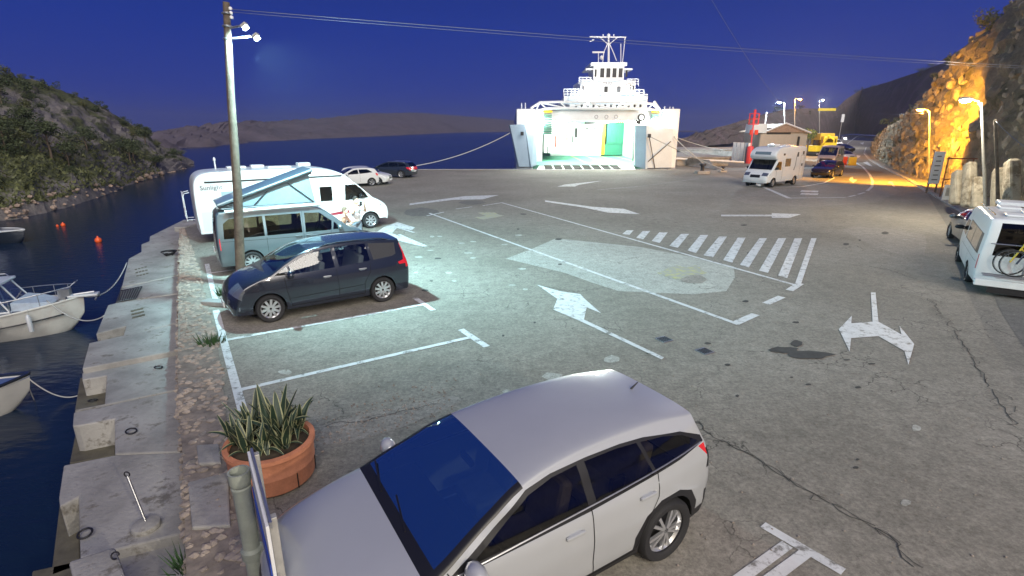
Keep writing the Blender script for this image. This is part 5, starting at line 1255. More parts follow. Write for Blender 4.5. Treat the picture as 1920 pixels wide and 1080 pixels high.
m = MB(); m.box((-2.72, 0, .42), (.16, 1.9, .22)); m.build('rear_bumper', M['mhwhite'], rv, bevel=.03)
m = MB(); m.box((-2.75, -.1, .2), (.05, 1.5, .18)); m.build('mud_flap', M['black'], rv)
Rv = Matrix.Rotation(hd2, 4, 'Z'); Lv = Matrix.Translation(loc)
def bicycle(off, y0, frame, lbl):
    t = thing('bicycle', Lv @ Rv @ Vector((off, y0, .64)), lbl, 'bicycle', hd2+pi/2)
    for x in (-.52, .52):
        m = MB(); rt = Matrix.Rotation(pi/2, 3, 'X')
        m.lathe([(.315, -.02), (.34, 0), (.315, .02)], 28, (x, 0, .34), rt, close=True); w_ = m.build('wheel', M['rubber'], t, smooth=60)
        m = MB(); m.lathe([(.30, -.012), (.31, 0), (.30, .012)], 28, (x, 0, .34), rt, close=True)
        for k in range(10): a = k*pi/5; m.tube([(x, 0, .34), (x+.30*cos(a), 0, .34+.30*sin(a))], .0035, 3)
        m.build('rim', M['rim'], w_)
    m = MB(); A, B, C_, D = (-.52, 0, .34), (-.08, 0, .32), (-.16, 0, .78), (.34, 0, .80)
    for a, b in ((A, B), (B, C_), (C_, D), (B, (.37, 0, .70)), (A, C_), (D, (.52, 0, .34)), ((.34, 0, .8), (.32, 0, .95)), (C_, (-.2, 0, .92))): m.tube([a, b], .022, 6)
    m.build('frame', frame, t, smooth=60)
    m = MB(); m.box((-.2, 0, .95), (.26, .14, .05)); m.build('saddle', M['black'], t, bevel=.02)
    m = MB(); m.tube([(.24, -.3, 1.0), (.33, -.1, .97), (.33, .1, .97), (.24, .3, 1.0)], .014, 6); m.build('handlebar', M['black'], t)
    m = MB(); m.lathe([(.0, -.01), (.09, -.01), (.09, .01), (0, .01)], 16, (-.08, .04, .32), Matrix.Rotation(pi/2, 3, 'X')); m.tube([(-.08, -.1, .32), (.05, -.1, .22), (.05, -.18, .22)], .01, 5); m.tube([(-.08, .1, .32), (-.2, .1, .42), (-.2, .18, .42)], .01, 5); m.build('crank', M['dark_metal'], t)
    return t
bicycle(-2.88, -.15, M['bary'], 'yellow framed bicycle on the rear rack of the right camper van')
bicycle(-3.06, -.25, mat('dark_frame', (.03, .03, .06), .3), 'dark bicycle hung outside the yellow one on the rack')
p = G(1778, 446); h4 = d2; loc = p + h4*-.2; c4 = dict(hatch); c4['paint'] = M['silverp']
nl = Vector((-h4.y, h4.x, 0)); loc = G(1784, 446) - h4*1.25 - nl*.85; loc.z = 0
vehicle('parked_car', c4, loc, hd2+.12, 'blue grey car parked in front of the right camper van', 'car')

m = MB()
for s_ in (-1, 1):
    pl_ = [(1.02-k*.29, 1.012+k*.0125) for k in range(11)]
    m.tube([Vector((x, s_*(Wc(x, z)+.004), z)) for x, z in pl_], .008, 5)
m.build('chrome_trim', M['steel'], car1)
m = MB(); m.lathe([(0, 0), (.075, 0), (.078, .004)], 18, Vector((-1.62, -Wc(-1.62, .9)-.004, .9)), Matrix.Rotation(pi/2, 3, 'X')); m.build('fuel_flap', M['pearl'], car1)
# ================================================================== ferry
YB = 62.0
fo = G(1112, 317.5); fo.z = 0
M['fwhite'] = mat('ferry_white', (.76, .79, .80), .45, noise_amt=.08, nscale=.6, worn=(.5, .48, .44), wscale=1.2, wthr=.72)
M['fblue'] = mat('ferry_bluegrey', (.24, .33, .43), .5, noise_amt=.1, nscale=.8)
M['fgreen'] = mat('ferry_green', (.03, .22, .14), .5, noise_amt=.1)
M['fdeck'] = mat('ferry_deck_green', (.10, .34, .24), .6, noise_amt=.3, nscale=1.0)
M['fyellow'] = mat('ferry_yellow', (.75, .5, .02), .5)
fer = thing('car_ferry', fo, 'white car ferry with open bow doors and lit car deck moored at the quay', 'ferry')
def FP(x, y, Y): return H(x, y, Y)
def fbox(name, x0, y0, x1, y1, Y, th, mt, bevel=.02, par=None, holes=None):
    a = FP(x0, y1, Y); b = FP(x1, y0, Y); m = MB(); m.box(((a.x+b.x)/2, Y+th/2, (a.z+b.z)/2), (b.x-a.x, th, b.z-a.z))
    return m.build(name, mt, par or fer, bevel=bevel, world=True)
def fsub(name, x0, y0, x1, y1, Y, th, mt, par, bevel=.01):
    a = FP(x0, y1, Y); b = FP(x1, y0, Y); m = MB(); m.box(((a.x+b.x)/2, Y+th/2, (a.z+b.z)/2), (b.x-a.x, th, b.z-a.z))
    m.v = [v-fer.location for v in m.v]; return m.build(name, mt, par, bevel=bevel)
# hull: port and starboard sides running back, car deck between
zl = topz(Vector((0, YB, 0)), 204)
for (xa, xb) in ((968, 999), (1238, 1266)):
    a = FP(xa, 318, YB).x; b = FP(xb, 318, YB).x
    m = MB(); m.box(((a+b)/2, YB+24, (zl-1.8)/2), (b-a, 48, zl+1.8)); hs = m.build('hull_side', M['fwhite'], fer, bevel=.1, world=True)
m = MB(); a = FP(999, 300, YB).x; b = FP(1238, 300, YB).x; m.box(((a+b)/2, YB+24, -.62), (b-a, 48, 1.9)); m.build('car_deck', M['fdeck'], fer, world=True)
deckz = .33
# bow doors swung open
m = MB(); P = [FP(956, 234, 60.6), FP(984, 233, 61.3), FP(993, 313, 61.0), FP(973, 312.5, 60.5)]; m.panel(P, .35); m.build('bow_door', M['fblue'], fer, world=True, bevel=.03)
m = MB(); P = [FP(984, 233, 61.3), FP(1003, 232.5, 62.3), FP(1007, 309, 62.0), FP(996, 314, 61.0)]; m.panel(P, .3); m.build('bow_door', M['fblue'], fer, world=True, bevel=.03)
m = MB(); P = [FP(1190, 235, 62.2), FP(1212, 235, 61.0), FP(1210, 317.5, 60.6), FP(1190, 312, 61.8)]; m.panel(P, .3); m.build('bow_door', M['fblue'], fer, world=True, bevel=.03)
M['fpale'] = mat('ferry_pale_door', (.55, .64, .70), .5, noise_amt=.1, nscale=.5)
m = MB(); P = [FP(1212, 235, 61.0), FP(1262, 241, 61.9), FP(1259, 315, 61.4), FP(1210, 318, 60.6)]; m.panel(P, .3); m.build('bow_door', M['fpale'], fer, world=True, bevel=.03)
m = MB()
for (x0, y0, x1, y1) in ((1217, 255, 1228, 316), (1215, 303, 1258, 265), (1214, 316, 1258, 315)): m.tube([FP(x0, y0, 60.5+(x0-1212)*.012), FP(x1, y1, 60.5+(x1-1212)*.018)], .05, 5)
m.build('door_stiffener', M['dark_metal'], fer, world=True)
for (x, y) in ((979, 250), (1218, 254)): fbox('fairlead', x-3, y-3, x+3, y+4, 60.3, .3, M['dark_metal'])
# ramp
z0_ = .04; m = MB(); A = [Vector((FP(1006, 317, 59.6).x, 59.2, .05)), Vector((FP(1190, 317, 59.6).x, 59.2, .05)), Vector((FP(1188, 303, 62.5).x, 62.6, deckz)), Vector((FP(1012, 303, 62.5).x, 62.6, deckz))]
m.add(A + [v-Vector((0, 0, .25)) for v in A], [(0, 1, 2, 3), (0, 4, 5, 1), (1, 5, 6, 2), (2, 6, 7, 3), (3, 7, 4, 0), (4, 7, 6, 5)]); m.build('ramp', M['fwhite'], fer, world=True)
lx0, lx1 = FP(1022, 317, 59.6).x, FP(1168, 317, 59.6).x
for k in range(8):
    x0 = lx0+(lx1-lx0)*k/8
    for (ya, yb, za) in ((59.35, 60.75, .068), (60.95, 62.3, .20)):
        w_ = (lx1-lx0)/8*.80; sl = (deckz-.05)/3.4; m = MB()
        m.add([(x0, ya, .06+sl*(ya-59.2)), (x0+w_, ya, .06+sl*(ya-59.2)), (x0+w_*1.02, yb, .06+sl*(yb-59.2)), (x0+.02, yb, .06+sl*(yb-59.2))] + [(x0, ya, .10+sl*(ya-59.2)), (x0+w_, ya, .10+sl*(ya-59.2)), (x0+w_*1.02, yb, .10+sl*(yb-59.2)), (x0+.02, yb, .10+sl*(yb-59.2))],
              [(4, 5, 6, 7), (0, 4, 7, 3), (0, 1, 5, 4), (1, 2, 6, 5), (3, 7, 6, 2)]); m.build('ramp_cleat', M['gap'], fer, world=True)
# deck box: inner walls, ceiling (upper deck), rear with green door
ax, bx = FP(1000, 300, YB+1).x, FP(1238, 300, YB+1).x
zc = topz(Vector((0, YB+2, 0)), 224)
fbox('portal_beam', 1000, 204, 1238, 226, YB+.6, .8, M['fwhite'])
fbox('portal_column', 1000, 212, 1018, 303, YB+.7, .6, M['fwhite']); fbox('portal_column', 1190, 226, 1196, 303, YB+.7, .6, M['fwhite'])
m = MB(); m.box(((ax+bx)/2, YB+20, zc+.15), (bx-ax, 38, .3)); m.build('upper_deck', M['fwhite'], fer, world=True)
YR = 84.0
fbox('inner_wall', 1032, 224, 1130, 292, YR, .4, M['fwhite']); 
dr = fbox('rear_door', 1137, 229, 1184, 270, YR-.1, .3, M['fgreen'])
for k in range(5): fsub('door_plank', 1138+k*9.2, 230, 1146+k*9.2, 267, YR-.18, .06, M['fgreen'], dr)
fbox('yellow_post', 1127, 229, 1136, 290, YR-.3, .4, M['fyellow']); fbox('yellow_post', 1185, 229, 1189, 280, YR-.3, .4, M['fyellow'])
fbox('yellow_post', 1137, 227, 1184, 230, YR-.3, .4, M['fyellow'])
fbox('inner_wall', 1184, 224, 1215, 292, YR, .4, M['fwhite']); fbox('inner_wall', 1130, 270, 1184, 291, YR+.1, .3, M['fgreen'])
cas = fbox('inner_casing', 1020, 226, 1062, 287, 72, 10, M['fwhite'])
for (x, y, w_, h_) in ((1078, 240, 5, 18), (1112, 238, 7, 4), (1098, 240, 6, 3), (1122, 238, 3, 4)): fbox('panel', x, y, x+w_, y+h_, YR-.12, .1, M['dark_metal'])
fbox('ceiling_lamp', 1097, 227, 1128, 233, YR-2, .6, M['dark_metal'])
for (x, y0, y1, mt_) in ((1041, 232, 275, M['dark_metal']), (1042, 255, 276, M['barred']), (1046, 262, 276, M['barred']), (1063, 250, 264, M['fyellow']), (1074, 255, 267, M['dark_metal']), (1027, 275, 288, M['dark_metal']), (1187, 250, 310, M['dark_metal'])):
    b_ = FP(x, y1, 70); c_ = FP(x, y0, 70); m = MB(); m.tube([b_, c_], .09, 6); m.build('stanchion', mt_, fer, world=True)
# lane lines on deck
m = MB()
for f_ in (.45, .6, .75, .9): m.box((ax+(bx-ax)*f_, YB+12, deckz+.005), (.12, 22, .004))
m.build('deck_line', M['fyellow'], fer, world=True)
# green louvred stairs
for (x0, x1, y0, y1, n) in ((1017, 1036, 213, 252, 9), (1221, 1238, 213, 235, 5)):
    bk = fbox('stair_panel', x0, y0, x1, y1, YB+.35, .2, M['fwhite'])
    for k in range(n): fsub('stair_slat', x0+1, y0+2+(y1-y0)*k/n, x1-1, y0+(y1-y0)*(k+.62)/n+1, YB+.1, .2, M['fgreen'], bk)
    fbox('yellow_rail', x0+1, y0-6, x1, y0-2, YB+.1, .15, M['fyellow'])
# truss gantry
m = MB(); YG = YB+.2
top = [(995, 203), (1012, 192), (1050, 191), (1100, 192), (1150, 192), (1200, 192), (1224, 195), (1238, 208)]; botm = [(1005, 208), (1024, 203), (1062, 203), (1100, 204), (1150, 204), (1190, 204), (1215, 204), (1232, 207)]
for ch in (top, botm): m.tube([FP(x, y, YG) for x, y in ch], .14, 6)
m.build('gantry_chord', M['fwhite'], fer, world=True); m = MB()
for i in range(8): m.tube([FP(*top[i], YG), FP(*botm[i], YG)], .08, 5)
for i in range(7): m.tube([FP(*(top[i] if i % 2 else botm[i]), YG), FP(*(botm[i+1] if i % 2 else top[i+1]), YG)], .08, 5)
m.tube([FP(1226, 190, YG), FP(1240, 210, YG)], .15, 6); m.tube([FP(998, 216, YG), FP(1018, 204, YG)], .12, 6); m.build('gantry_brace', M['fwhite'], fer, world=True)
# superstructure
YS = 70.0
zsd = topz(Vector((0, YS, 0)), 205)
fbox('lower_house', 1068, 176, 1215, 206, YS+1, 12, M['fwhite']); fbox('deck_house', 1088, 150, 1192, 178, YS+2, 9, M['fwhite'])
dk = fbox('bulwark', 1057, 180, 1086, 192, YS, .3, M['fwhite']); fbox('bulwark', 1186, 182, 1210, 194, YS, .3, M['fwhite']); fbox('bridge_deck', 1083, 174, 1197, 177, YS, 10, M['fwhite'])
fbox('bridge_deck', 1055, 190, 1212, 193, YS-.5, 10, M['fwhite'])
br = fbox('wheelhouse', 1112, 122, 1171, 153, YS+3, 5, M['fwhite']); fbox('wheelhouse_roof', 1108, 117, 1176, 123, YS+2.6, 6, M['fwhite'])
fbox('bridge_wing', 1098, 128, 1112, 131, YS+3, 4, M['fwhite']); fbox('bridge_wing', 1171, 128, 1186, 131, YS+3, 4, M['fwhite'])
for x in (1126, 1137.5, 1149, 1160.5): fsub('window', x-1, 128, x+7.5, 145, YS+2.95, .1, M['black'], br)
for x in (1115, 1173): fbox('window', x, 130, x+4, 144, YS+2.95 if x < 1160 else YS+3.5, .1, M['black'])
for x in (1133, 1157): fbox('window', x, 162, x+7, 173, YS+1.9, .15, M['black'])
text('lettering', 'CRISS', .55, M['ink'], fer, tuple(FP(1139, 160, YS+1.93)-fer.location), (pi/2, 0, 0))
def rail(xs_r, y0, y1, Y, nm='railing'):
    m = MB()
    for k in range(3): m.tube([FP(xs_r[0], y0+(y1-y0)*k/3, Y), FP(xs_r[-1], y0+(y1-y0)*k/3, Y)], .045, 4)
    for x in xs_r: m.tube([FP(x, y0, Y), FP(x, y1, Y)], .045, 4)
    m.build(nm, M['fwhite'], fer, world=True)
rail([1057, 1064, 1071, 1078, 1085], 167, 181, YS); rail([1192, 1199, 1207], 168, 184, YS); rail([1086, 1093, 1100, 1108], 145, 158, YS+1.8); rail([1176, 1184, 1191, 1197], 148, 162, YS+1.8)
rail([1070, 1090, 1110, 1130, 1150, 1170, 1190], 181, 191, YS-.3)
m = MB(); m.tube([FP(1117, 155, YS-.4), FP(1136, 190, YS-.4)], .10, 5); m.tube([FP(1110, 152, YS-.4), FP(1110, 192, YS-.4)], .10, 5); m.tube([FP(1117, 152, YS-.4), FP(1117, 192, YS-.4)], .08, 5)
for k in range(7): m.tube([FP(1110, 155+k*6, YS-.4), FP(1117, 155+k*6, YS-.4)], .05, 4)
m.build('ladder', M['fwhite'], fer, world=True)
for x in range(1078, 1210, 11):
    fbox('vent', x, 196, x+4, 201, YS+.85, .12, M['dark_metal'])
for x in (1092, 1098, 1180, 1186): fbox('window', x, 160, x+3, 168, YS+1.9, .12, M['black'])
for (x0, x1, y) in ((1068, 1215, 178), (1088, 1192, 151.5), (1057, 1210, 194), (1000, 1238, 205.5)): fbox('deck_edge', x0, y, x1, y+1.3, YS-.7 if y > 190 and y < 200 else YS+.8 if y > 170 and y < 190 else YB+.45 if y > 200 else YS+1.85, .12, M['fblue'])
for x in (1075, 1201):
    m = MB(); c_ = FP(x, 186, YS-.9); m.lathe([(0, -.7), (.38, -.68), (.42, 0), (.38, .68), (0, .7)], 14, c_, Matrix.Rotation(pi/2, 3, 'Y')); m.build('life_raft', M['fpale'], fer, world=True, smooth=50)
# mast
YM = YS+5; m = MB()
m.tube([FP(1141, 118, YM), FP(1141, 64, YM)], .16, 7, r2=.10); m.tube([FP(1106, 69, YM), FP(1174, 70, YM)], .08, 5)
for (a, b_) in (((1132, 98), (1141, 78)), ((1150, 98), (1141, 78)), ((1132, 98), (1130, 118)), ((1150, 98), (1156, 114)), ((1125, 70), (1141, 84)), ((1158, 70), (1141, 84)), ((1112, 98), (1133, 99)), ((1122, 100), (1122, 117)), ((1172, 70), (1167, 118)), ((1164, 82), (1164, 118)), ((1131, 64), (1131, 70)), ((1151, 64), (1151, 70)), ((1106, 78), (1114, 74))):
    m.tube([FP(*a, YM), FP(*b_, YM)], .06, 5)
m.build('mast', M['fwhite'], fer, world=True)
m = MB(); q_ = FP(1141, 67, YM); m.blob(q_, (.5, .5, .6), 1, 1, .05); m.blob(FP(1128, 108, YM), (.6, .6, .6), 1, 1, .05); m.box(FP(1122, 98, YM), (1.6, .15, .2)); m.build('radar', M['fwhite'], fer, world=True)
m = MB(); m.lathe([(.28, -.08), (.42, -.08), (.42, .08), (.28, .08)], 18, FP(1202.5, 220, YB+.2), Matrix.Rotation(pi/2, 3, 'X'), close=True); m.build('lifebuoy', M['black'], fer, world=True)
m = MB(); m.box(FP(1196, 229, YB), (.5, .5, .35)); m.tube([FP(1192, 226, YB), FP(1199, 232, YB)], .12, 6); m.build('winch', M['dark_metal'], fer, world=True)
m = MB()
for xx in (985, 978): m.tube([FP(xx, 204, YB+1), FP(xx, 193, YB+1)], .07, 5)
for xx in (1246, 1256, 1262): m.tube([FP(xx, 205, YB+1), FP(xx, 200, YB+1)], .06, 5)
m.build('post', M['fwhite'], fer, world=True)
for x in (1118, 1137, 1155):
    m = MB(); m.lathe([(.14, -.03), (.22, -.03), (.22, .03), (.14, .03)], 14, FP(x, 219, YB+.55), Matrix.Rotation(pi/2, 3, 'X'), close=True); m.build('emblem_ring', M['steel'], fer, world=True)
# ferry's own lamps
def flood(x, y, Y, P, aim=None, r=.15):
    c = FP(x, y, Y); m = MB(); m.box(c, (.5, .25, .35)); m.build('floodlight', M['bulbw'], fer, world=True)
    lamp('deck_lamp', c+Vector((0, -.5, -.1)), P, (.95, 1, .9), r)
for (x, y, P) in ((1101, 164, 190), (1176, 164, 190), (1101, 189, 170), (1168, 189, 170)): flood(x, y, YS-.8, P)
for k, yy in enumerate((64, 69, 75, 81)):
    for xx in (-.25, .25):
        c = Vector(((ax+bx)/2+(bx-ax)*xx, yy, zc-.35)); lamp('deck_lamp', c, 750, (.93, 1, .84), .2)
        m = MB(); m.box(c+Vector((0, 0, .25)), (1.2, .2, .1)); m.build('strip_light', M['bulbw'], fer, world=True)
flood(1010, 226, YB-.1, 160); flood(1232, 226, YB-.1, 160)
# mooring lines
M['rope'] = mat('pale_rope', (.45, .45, .42), .8)
cable(FP(957, 249, 61), G(790, 300, .3) if False else G(778, 311, .5), .5, 'mooring rope from the ferry left side to the quay corner', .05, M['rope'], 'rope', 'mooring_rope')
cable(FP(1264, 257, 61.8), G(1325, 311, .4), .1, 'mooring rope from the ferry to the bollard on the right', .05, M['rope'], 'rope', 'mooring_rope')
cable(FP(1264, 256, 61.8), G(1372, 283, 1), .3, 'long mooring rope from the ferry to the pier wall', .045, M['rope'], 'rope', 'mooring_rope')
cable(FP(1219, 256, 60.4), G(1357, 318, .4), .1, 'mooring rope crossing the pale bow door to the second bollard', .045, M['rope'], 'rope', 'mooring_rope')
# bollards and pier blocks
def bollard(px, py, lbl, s=1):
    p = G(px, py); t = thing('bollard', p, lbl, 'bollard'); m = MB(); m.box((0, 0, .15*s), (1.2*s, 1.0*s, .3*s)); m.build('plinth', M['concrete'], t, bevel=.04)
    m = MB(); m.lathe([(.22*s, .3*s), (.17*s, .4*s), (.18*s, .75*s), (.36*s, .85*s), (.30*s, 1.0*s), (0, 1.0*s)], 16); m.build('head', M['dark_metal'], t, smooth=50)
bollard(1316, 326, 'iron mooring bollard on a concrete plinth right of the ferry', 1.0); bollard(1355, 323, 'smaller iron bollard nearer the motorhome', .6)
def cblock(x0, y0, x1, y1, h, lbl, cat='block'):
    p = G(x0, y0); q_ = G(x1, y1); m = MB(); c = (p+q_)/2; m.box((0, 0, h/2), (abs(q_.x-p.x), max(.8, abs(q_.y-p.y)), h)); t = thing('concrete_block', c, lbl, cat); m.build('block', M['concrete'], t, bevel=.06)
    m = MB(); m.box((0, 0, h+.06), (abs(q_.x-p.x)*1.02, max(.8, abs(q_.y-p.y))*1.02, .12)); m.build('cap', M['concrete'], t, bevel=.03)
cblock(1268, 311, 1300, 300, .95, 'low concrete block at the corner of the ferry berth', 'block')
cblock(1275, 293, 1392, 287.5, 1.0, 'long low concrete parapet of the pier by the water', 'wall')
# ramp-like slab beside the ferry
m = MB(); m.add([G(1285, 310, .05), G(1345, 318, .05), G(1330, 300, .9), G(1290, 296, 1.0), G(1285, 310, -.2), G(1345, 318, -.2)], [(0, 1, 2, 3), (0, 3, 4), (1, 5, 2)]); tag(m.build('concrete_wedge', M['concrete']), 'sloping concrete wedge behind the bollard', 'ramp')
# gangway white tubes on pier
m = MB(); m.tube([G(1262, 297, .9), G(1395, 304, .5)], .12, 6); tag(m.build('pier_pipe', M['white_metal']), 'long pale pipe lying along the pier', 'pipe')
# fence of pale panels
fn = thing('panel_fence', G(1385, 305), 'pale corrugated panel fence at the pier end left of the red beacon', 'fence')
for k, (x, y) in enumerate(((1374, 303), (1381, 304), (1388, 305), (1395, 306), (1402, 306.5))):
    p = G(x, y); m = MB(); m.box(p+Vector((0, 0, 1.3)), (.44, .12+.04*(k % 2), 2.6)); m.build('panel', M['white_metal'] if k != 3 else M['fblue'], fn, world=True, bevel=.02)
# red harbour beacon
M['red'] = mat('beacon_red', (.60, .04, .05), .45, noise_amt=.1)
p = G(1403.5, 306.5); t = thing('harbour_beacon', p, 'red harbour light beacon with cage top on a red cylinder', 'beacon')
m = MB(); zt_ = topz(p, 274); m.lathe([(.40, 0), (.40, zt_-.15), (.28, zt_), (0, zt_+.02)], 20); m.build('base', M['red'], t, smooth=50)
zc_ = topz(p, 233); m = MB(); m.tube([(0, 0, zt_), (0, 0, zc_)], .10, 8); m.build('column', M['red'], t)
ztt = topz(p, 213); m = MB(); rr_ = .62
for zz in (zc_, (zc_+ztt)/2, ztt): m.tube([(rr_*cos(a), rr_*sin(a), zz) for a in [2*pi*k/12 for k in range(13)]], .05, 5, cap=False)
for k in range(6): a = pi*k/3; m.tube([(rr_*cos(a), rr_*sin(a), zc_), (rr_*cos(a), rr_*sin(a), ztt)], .05, 5)
m.lathe([(0, zc_-.05), (rr_, zc_-.05), (rr_, zc_+.04), (0, zc_+.04)], 14); m.build('cage', M['red'], t)
m = MB(); m.tube([(0, 0, zc_), (0, 0, ztt+.5)], .16, 8); m.build('lantern', M['red'], t)
lamp('light_before_beacon', p+Vector((-.3, -2.2, 4.4)), 60, (1, .9, .85), .2)  # bare pale point light standing in front of the beacon
# house with gable
Yh = 74.0; hp = H(1455, 300, Yh); hp.z = 0; hs = thing('harbour_house', hp, 'low harbour building with pitched gable behind the alcove motorhome', 'house')
xa, xb = H(1424, 260, Yh).x, H(1513, 260, Yh).x; z1 = topz(Vector((0, Yh, 0)), 248); z2 = topz(Vector((0, Yh, 0)), 232)
m = MB(); m.box(((xa+xb)/2, Yh+2.5, z1/2), (xb-xa, 5, z1)); m.build('wall', M['wall_cream'], hs, world=True)
xm = H(1468, 260, Yh).x; xg0, xg1 = H(1430, 260, Yh).x, H(1513, 260, Yh).x
m = MB(); m.add([(xg0, Yh-.2, z1), (xg1, Yh-.2, z1), (xm, Yh-.2, z2), (xg0, Yh+8.2, z1), (xg1, Yh+8.2, z1), (xm, Yh+8.2, z2)], [(0, 1, 2), (3, 5, 4), (0, 2, 5, 3), (1, 4, 5, 2), (0, 3, 4, 1)])
rf = m.build('roof', mat('roof_tile', (.28, .2, .15), .8, noise_amt=.3), hs, world=True)
m = MB(); m.tube([(xg0-.3, Yh-.3, z1-.1), (xm, Yh-.3, z2+.05), (xg1+.3, Yh-.3, z1-.1)], .12, 4); m.v = [v-hs.location for v in m.v]; m.build('verge', M['white_metal'], rf)
xw = H(1415, 260, Yh).x; m = MB(); m.box((xw, Yh-.1, z1+.5), (2.0, 2, z1*.3)); m.build('annex', M['fpale'], hs, world=True)
for x in (1409, 1418): m = MB(); c = H(x, 248, Yh-1.7); m.box(c, (.45, .1, .6)); w_ = m.build('window', M['barred'], hs, world=True); 
for (x0, x1, y0, y1) in ((1436, 1484, 240, 262), (1492, 1500, 256, 285), (1440, 1478, 252, 275)):
    a, c = H(x0, y1, Yh-.05), H(x1, y0, Yh-.05); m = MB(); m.box(((a.x+c.x)/2, Yh-.06, (a.z+c.z)/2), (c.x-a.x, .1, c.z-a.z)); m.build('window', M['black'] if y0 != 252 else M['wall_cream'], hs, world=True)
a, c = H(1420, 300, Yh-2.5), H(1488, 252, Yh-2.5)
sg = thing('white_hoarding', Vector((a.x, Yh-2.5, 0)), 'pale hoarding board behind the motorhome roof', 'sign'); m = MB(); m.box(((a.x+c.x)/2, Yh-2.5, c.z/2), (c.x-a.x, .1, c.z)); m.build('board', M['wall_cream'], sg, world=True)
for (x, y, s_, lb) in ((1418, 306, 2.1, 'green leafy bush just right of the red beacon'), (1430, 304, 2.4, 'taller green bush against the harbour house'), (1442, 300, 1.7, 'small green bush behind the motorhome alcove')):
    p = G(x, y); o = share('bush', meshof((lambda mb_: (leafcloud(mb_, (0, 0, .35), (1, 1, .9), 600, .07, rr, 7), mb_)[1])(MB()), 'bush', M['leaf_green']), None, (p.x, p.y, 0), (0, 0, x), (s_, s_, s_*1.25)); tag(o, lb, 'bush')
for (x, y, s_, lb) in ((1512, 292, 2.3, 'leafy tree lit orange behind the harbour building'), (1528, 284, 2.0, 'second orange lit tree beside the yellow truck')):
    p = G(x, y); t = thing('tree', p, lb, 'tree'); t.scale = (s_,)*3; share('trunk', trunk, t); share('crown', meshof((lambda mb_: (leafcloud(mb_, (0, 0, 0), (1, 1, .9), 900, .06, rr, 9), mb_)[1])(MB()), 'crown', M['leaf_green']), t, (0, 0, 1.4))
p = G(1425, 300); m = MB(); m.tube([p, Vector((p.x, p.y, topz(p, 210)))], .09, 6); tag(m.build('flag_pole', M['white_metal']), 'plain white pole standing right of the red beacon', 'pole')
p = G(1572, 268); t = thing('road_sign', p, 'tall narrow white sign on a post right of the far lamp', 'sign'); a, c = H(1568, 229, p.y), H(1576, 214, p.y); m = MB(); m.box((0, 0, (a.z+c.z)/2), (c.x-a.x, .2, c.z-a.z)); m.build('panel', M['white_metal'], t); m = MB(); m.tube([(0, .15, 0), (0, .15, c.z)], .1, 6); m.build('post', M['polemetal'], t)
p = G(1537, 276); t = thing('direction_sign', p+Vector((.3, -.3, 0)), 'yellow direction sign hung below the far lamp', 'sign'); a, c = H(1530, 208, p.y), H(1564, 203, p.y); m = MB(); m.box(((a.x+c.x)/2-p.x, 0, (a.z+c.z)/2), (c.x-a.x, .15, c.z-a.z)); m.build('panel', M['yellow'], t)
# ================================================================== boats
M['hullw'] = mat('boat_gelcoat', (.55, .57, .60), .35, coat=.4, noise_amt=.1, nscale=2); M['hullc'] = mat('boat_cream', (.56, .56, .53), .4, noise_amt=.15, nscale=2); M['deckgrey'] = mat('boat_deck', (.38, .44, .52), .6, noise_amt=.15)
def hull(L, B_, Hh, name_parent, mat_h, mat_deck, open_=False, stripe=None):
    n = 22; m = MB(); rows = []; sheer = []
    for i in range(n+1):
        s = i/n; x = -L/2 + L*s; bw = B_/2*(1-.12*(1-s)**2)*(1-max(0, (s-.45)/.55)**2.3)+.015
        zt = Hh*(.85+.35*s**2); zk = -.25 + (.25+Hh*.55)*max(0, (s-.8)/.2)**2; row = []
        for j in range(9):
            t = j/8; y = bw*(t**.55 if t < .5 else (.5**.55)+(1-.5**.55)*((t-.5)/.5)**.8); z = zk+(zt-zk)*(t**1.5); xx = x + .35*max(0, s-.8)/.2*t*L*.06
            row.append((xx, y, z))
        rows.append(row); sheer.append(row[-1])
    for sg_ in (1, -1):
        vs = [(x, y*sg_, z) for r_ in rows for (x, y, z) in r_]; m.add(vs, [(i*9+j, i*9+j+1, (i+1)*9+j+1, (i+1)*9+j) for i in range(n) for j in range(8)])
    tr = rows[0]; m.add([(x, y, z) for x, y, z in tr] + [(x, -y, z) for x, y, z in tr[::-1]], [tuple(range(18))])
    h_ = m.build('hull', mat_h, name_parent, smooth=50, weld=.005)
    dk = MB(); dz = -.06 if not open_ else -.30
    for i in range(n):
        a, b_ = sheer[i], sheer[i+1]; 
        for sg_ in (1, -1): dk.add([(a[0], a[1]*sg_*.97, a[2]+dz), (b_[0], b_[1]*sg_*.97, b_[2]+dz), (b_[0], 0, b_[2]+dz+.03), (a[0], 0, a[2]+dz+.03)], [(0, 1, 2, 3)])
    dk.build('deck', mat_deck, name_parent)
    for sg_ in (1, -1):
        g = MB(); g.tube([(x, y*sg_, z+.01) for x, y, z in sheer], .035, 6); g.build('gunwale', mat_h if stripe is None else stripe, name_parent, smooth=60)
    return sheer
WZ = -1.6
bp = G(137, 575, WZ+.9); st_ = G(-60, 640, WZ+.5); dB = Vector((bp.x-st_.x, bp.y-st_.y, 0)).normalized(); LB = 6.4
bow = G(150, 556, WZ+1.0); dB = Vector((.93, .37, 0)).normalized()
t = thing('cabin_boat', Vector((bow.x, bow.y, WZ))-dB*LB/2*.68, 'white cabin motorboat with bow rail and anchor moored to the quay', 'boat', math.atan2(dB.y, dB.x))
t.scale = (.68, .82, .9); sh = hull(LB, 2.4, .95, t, M['hullc'], M['hullw'])
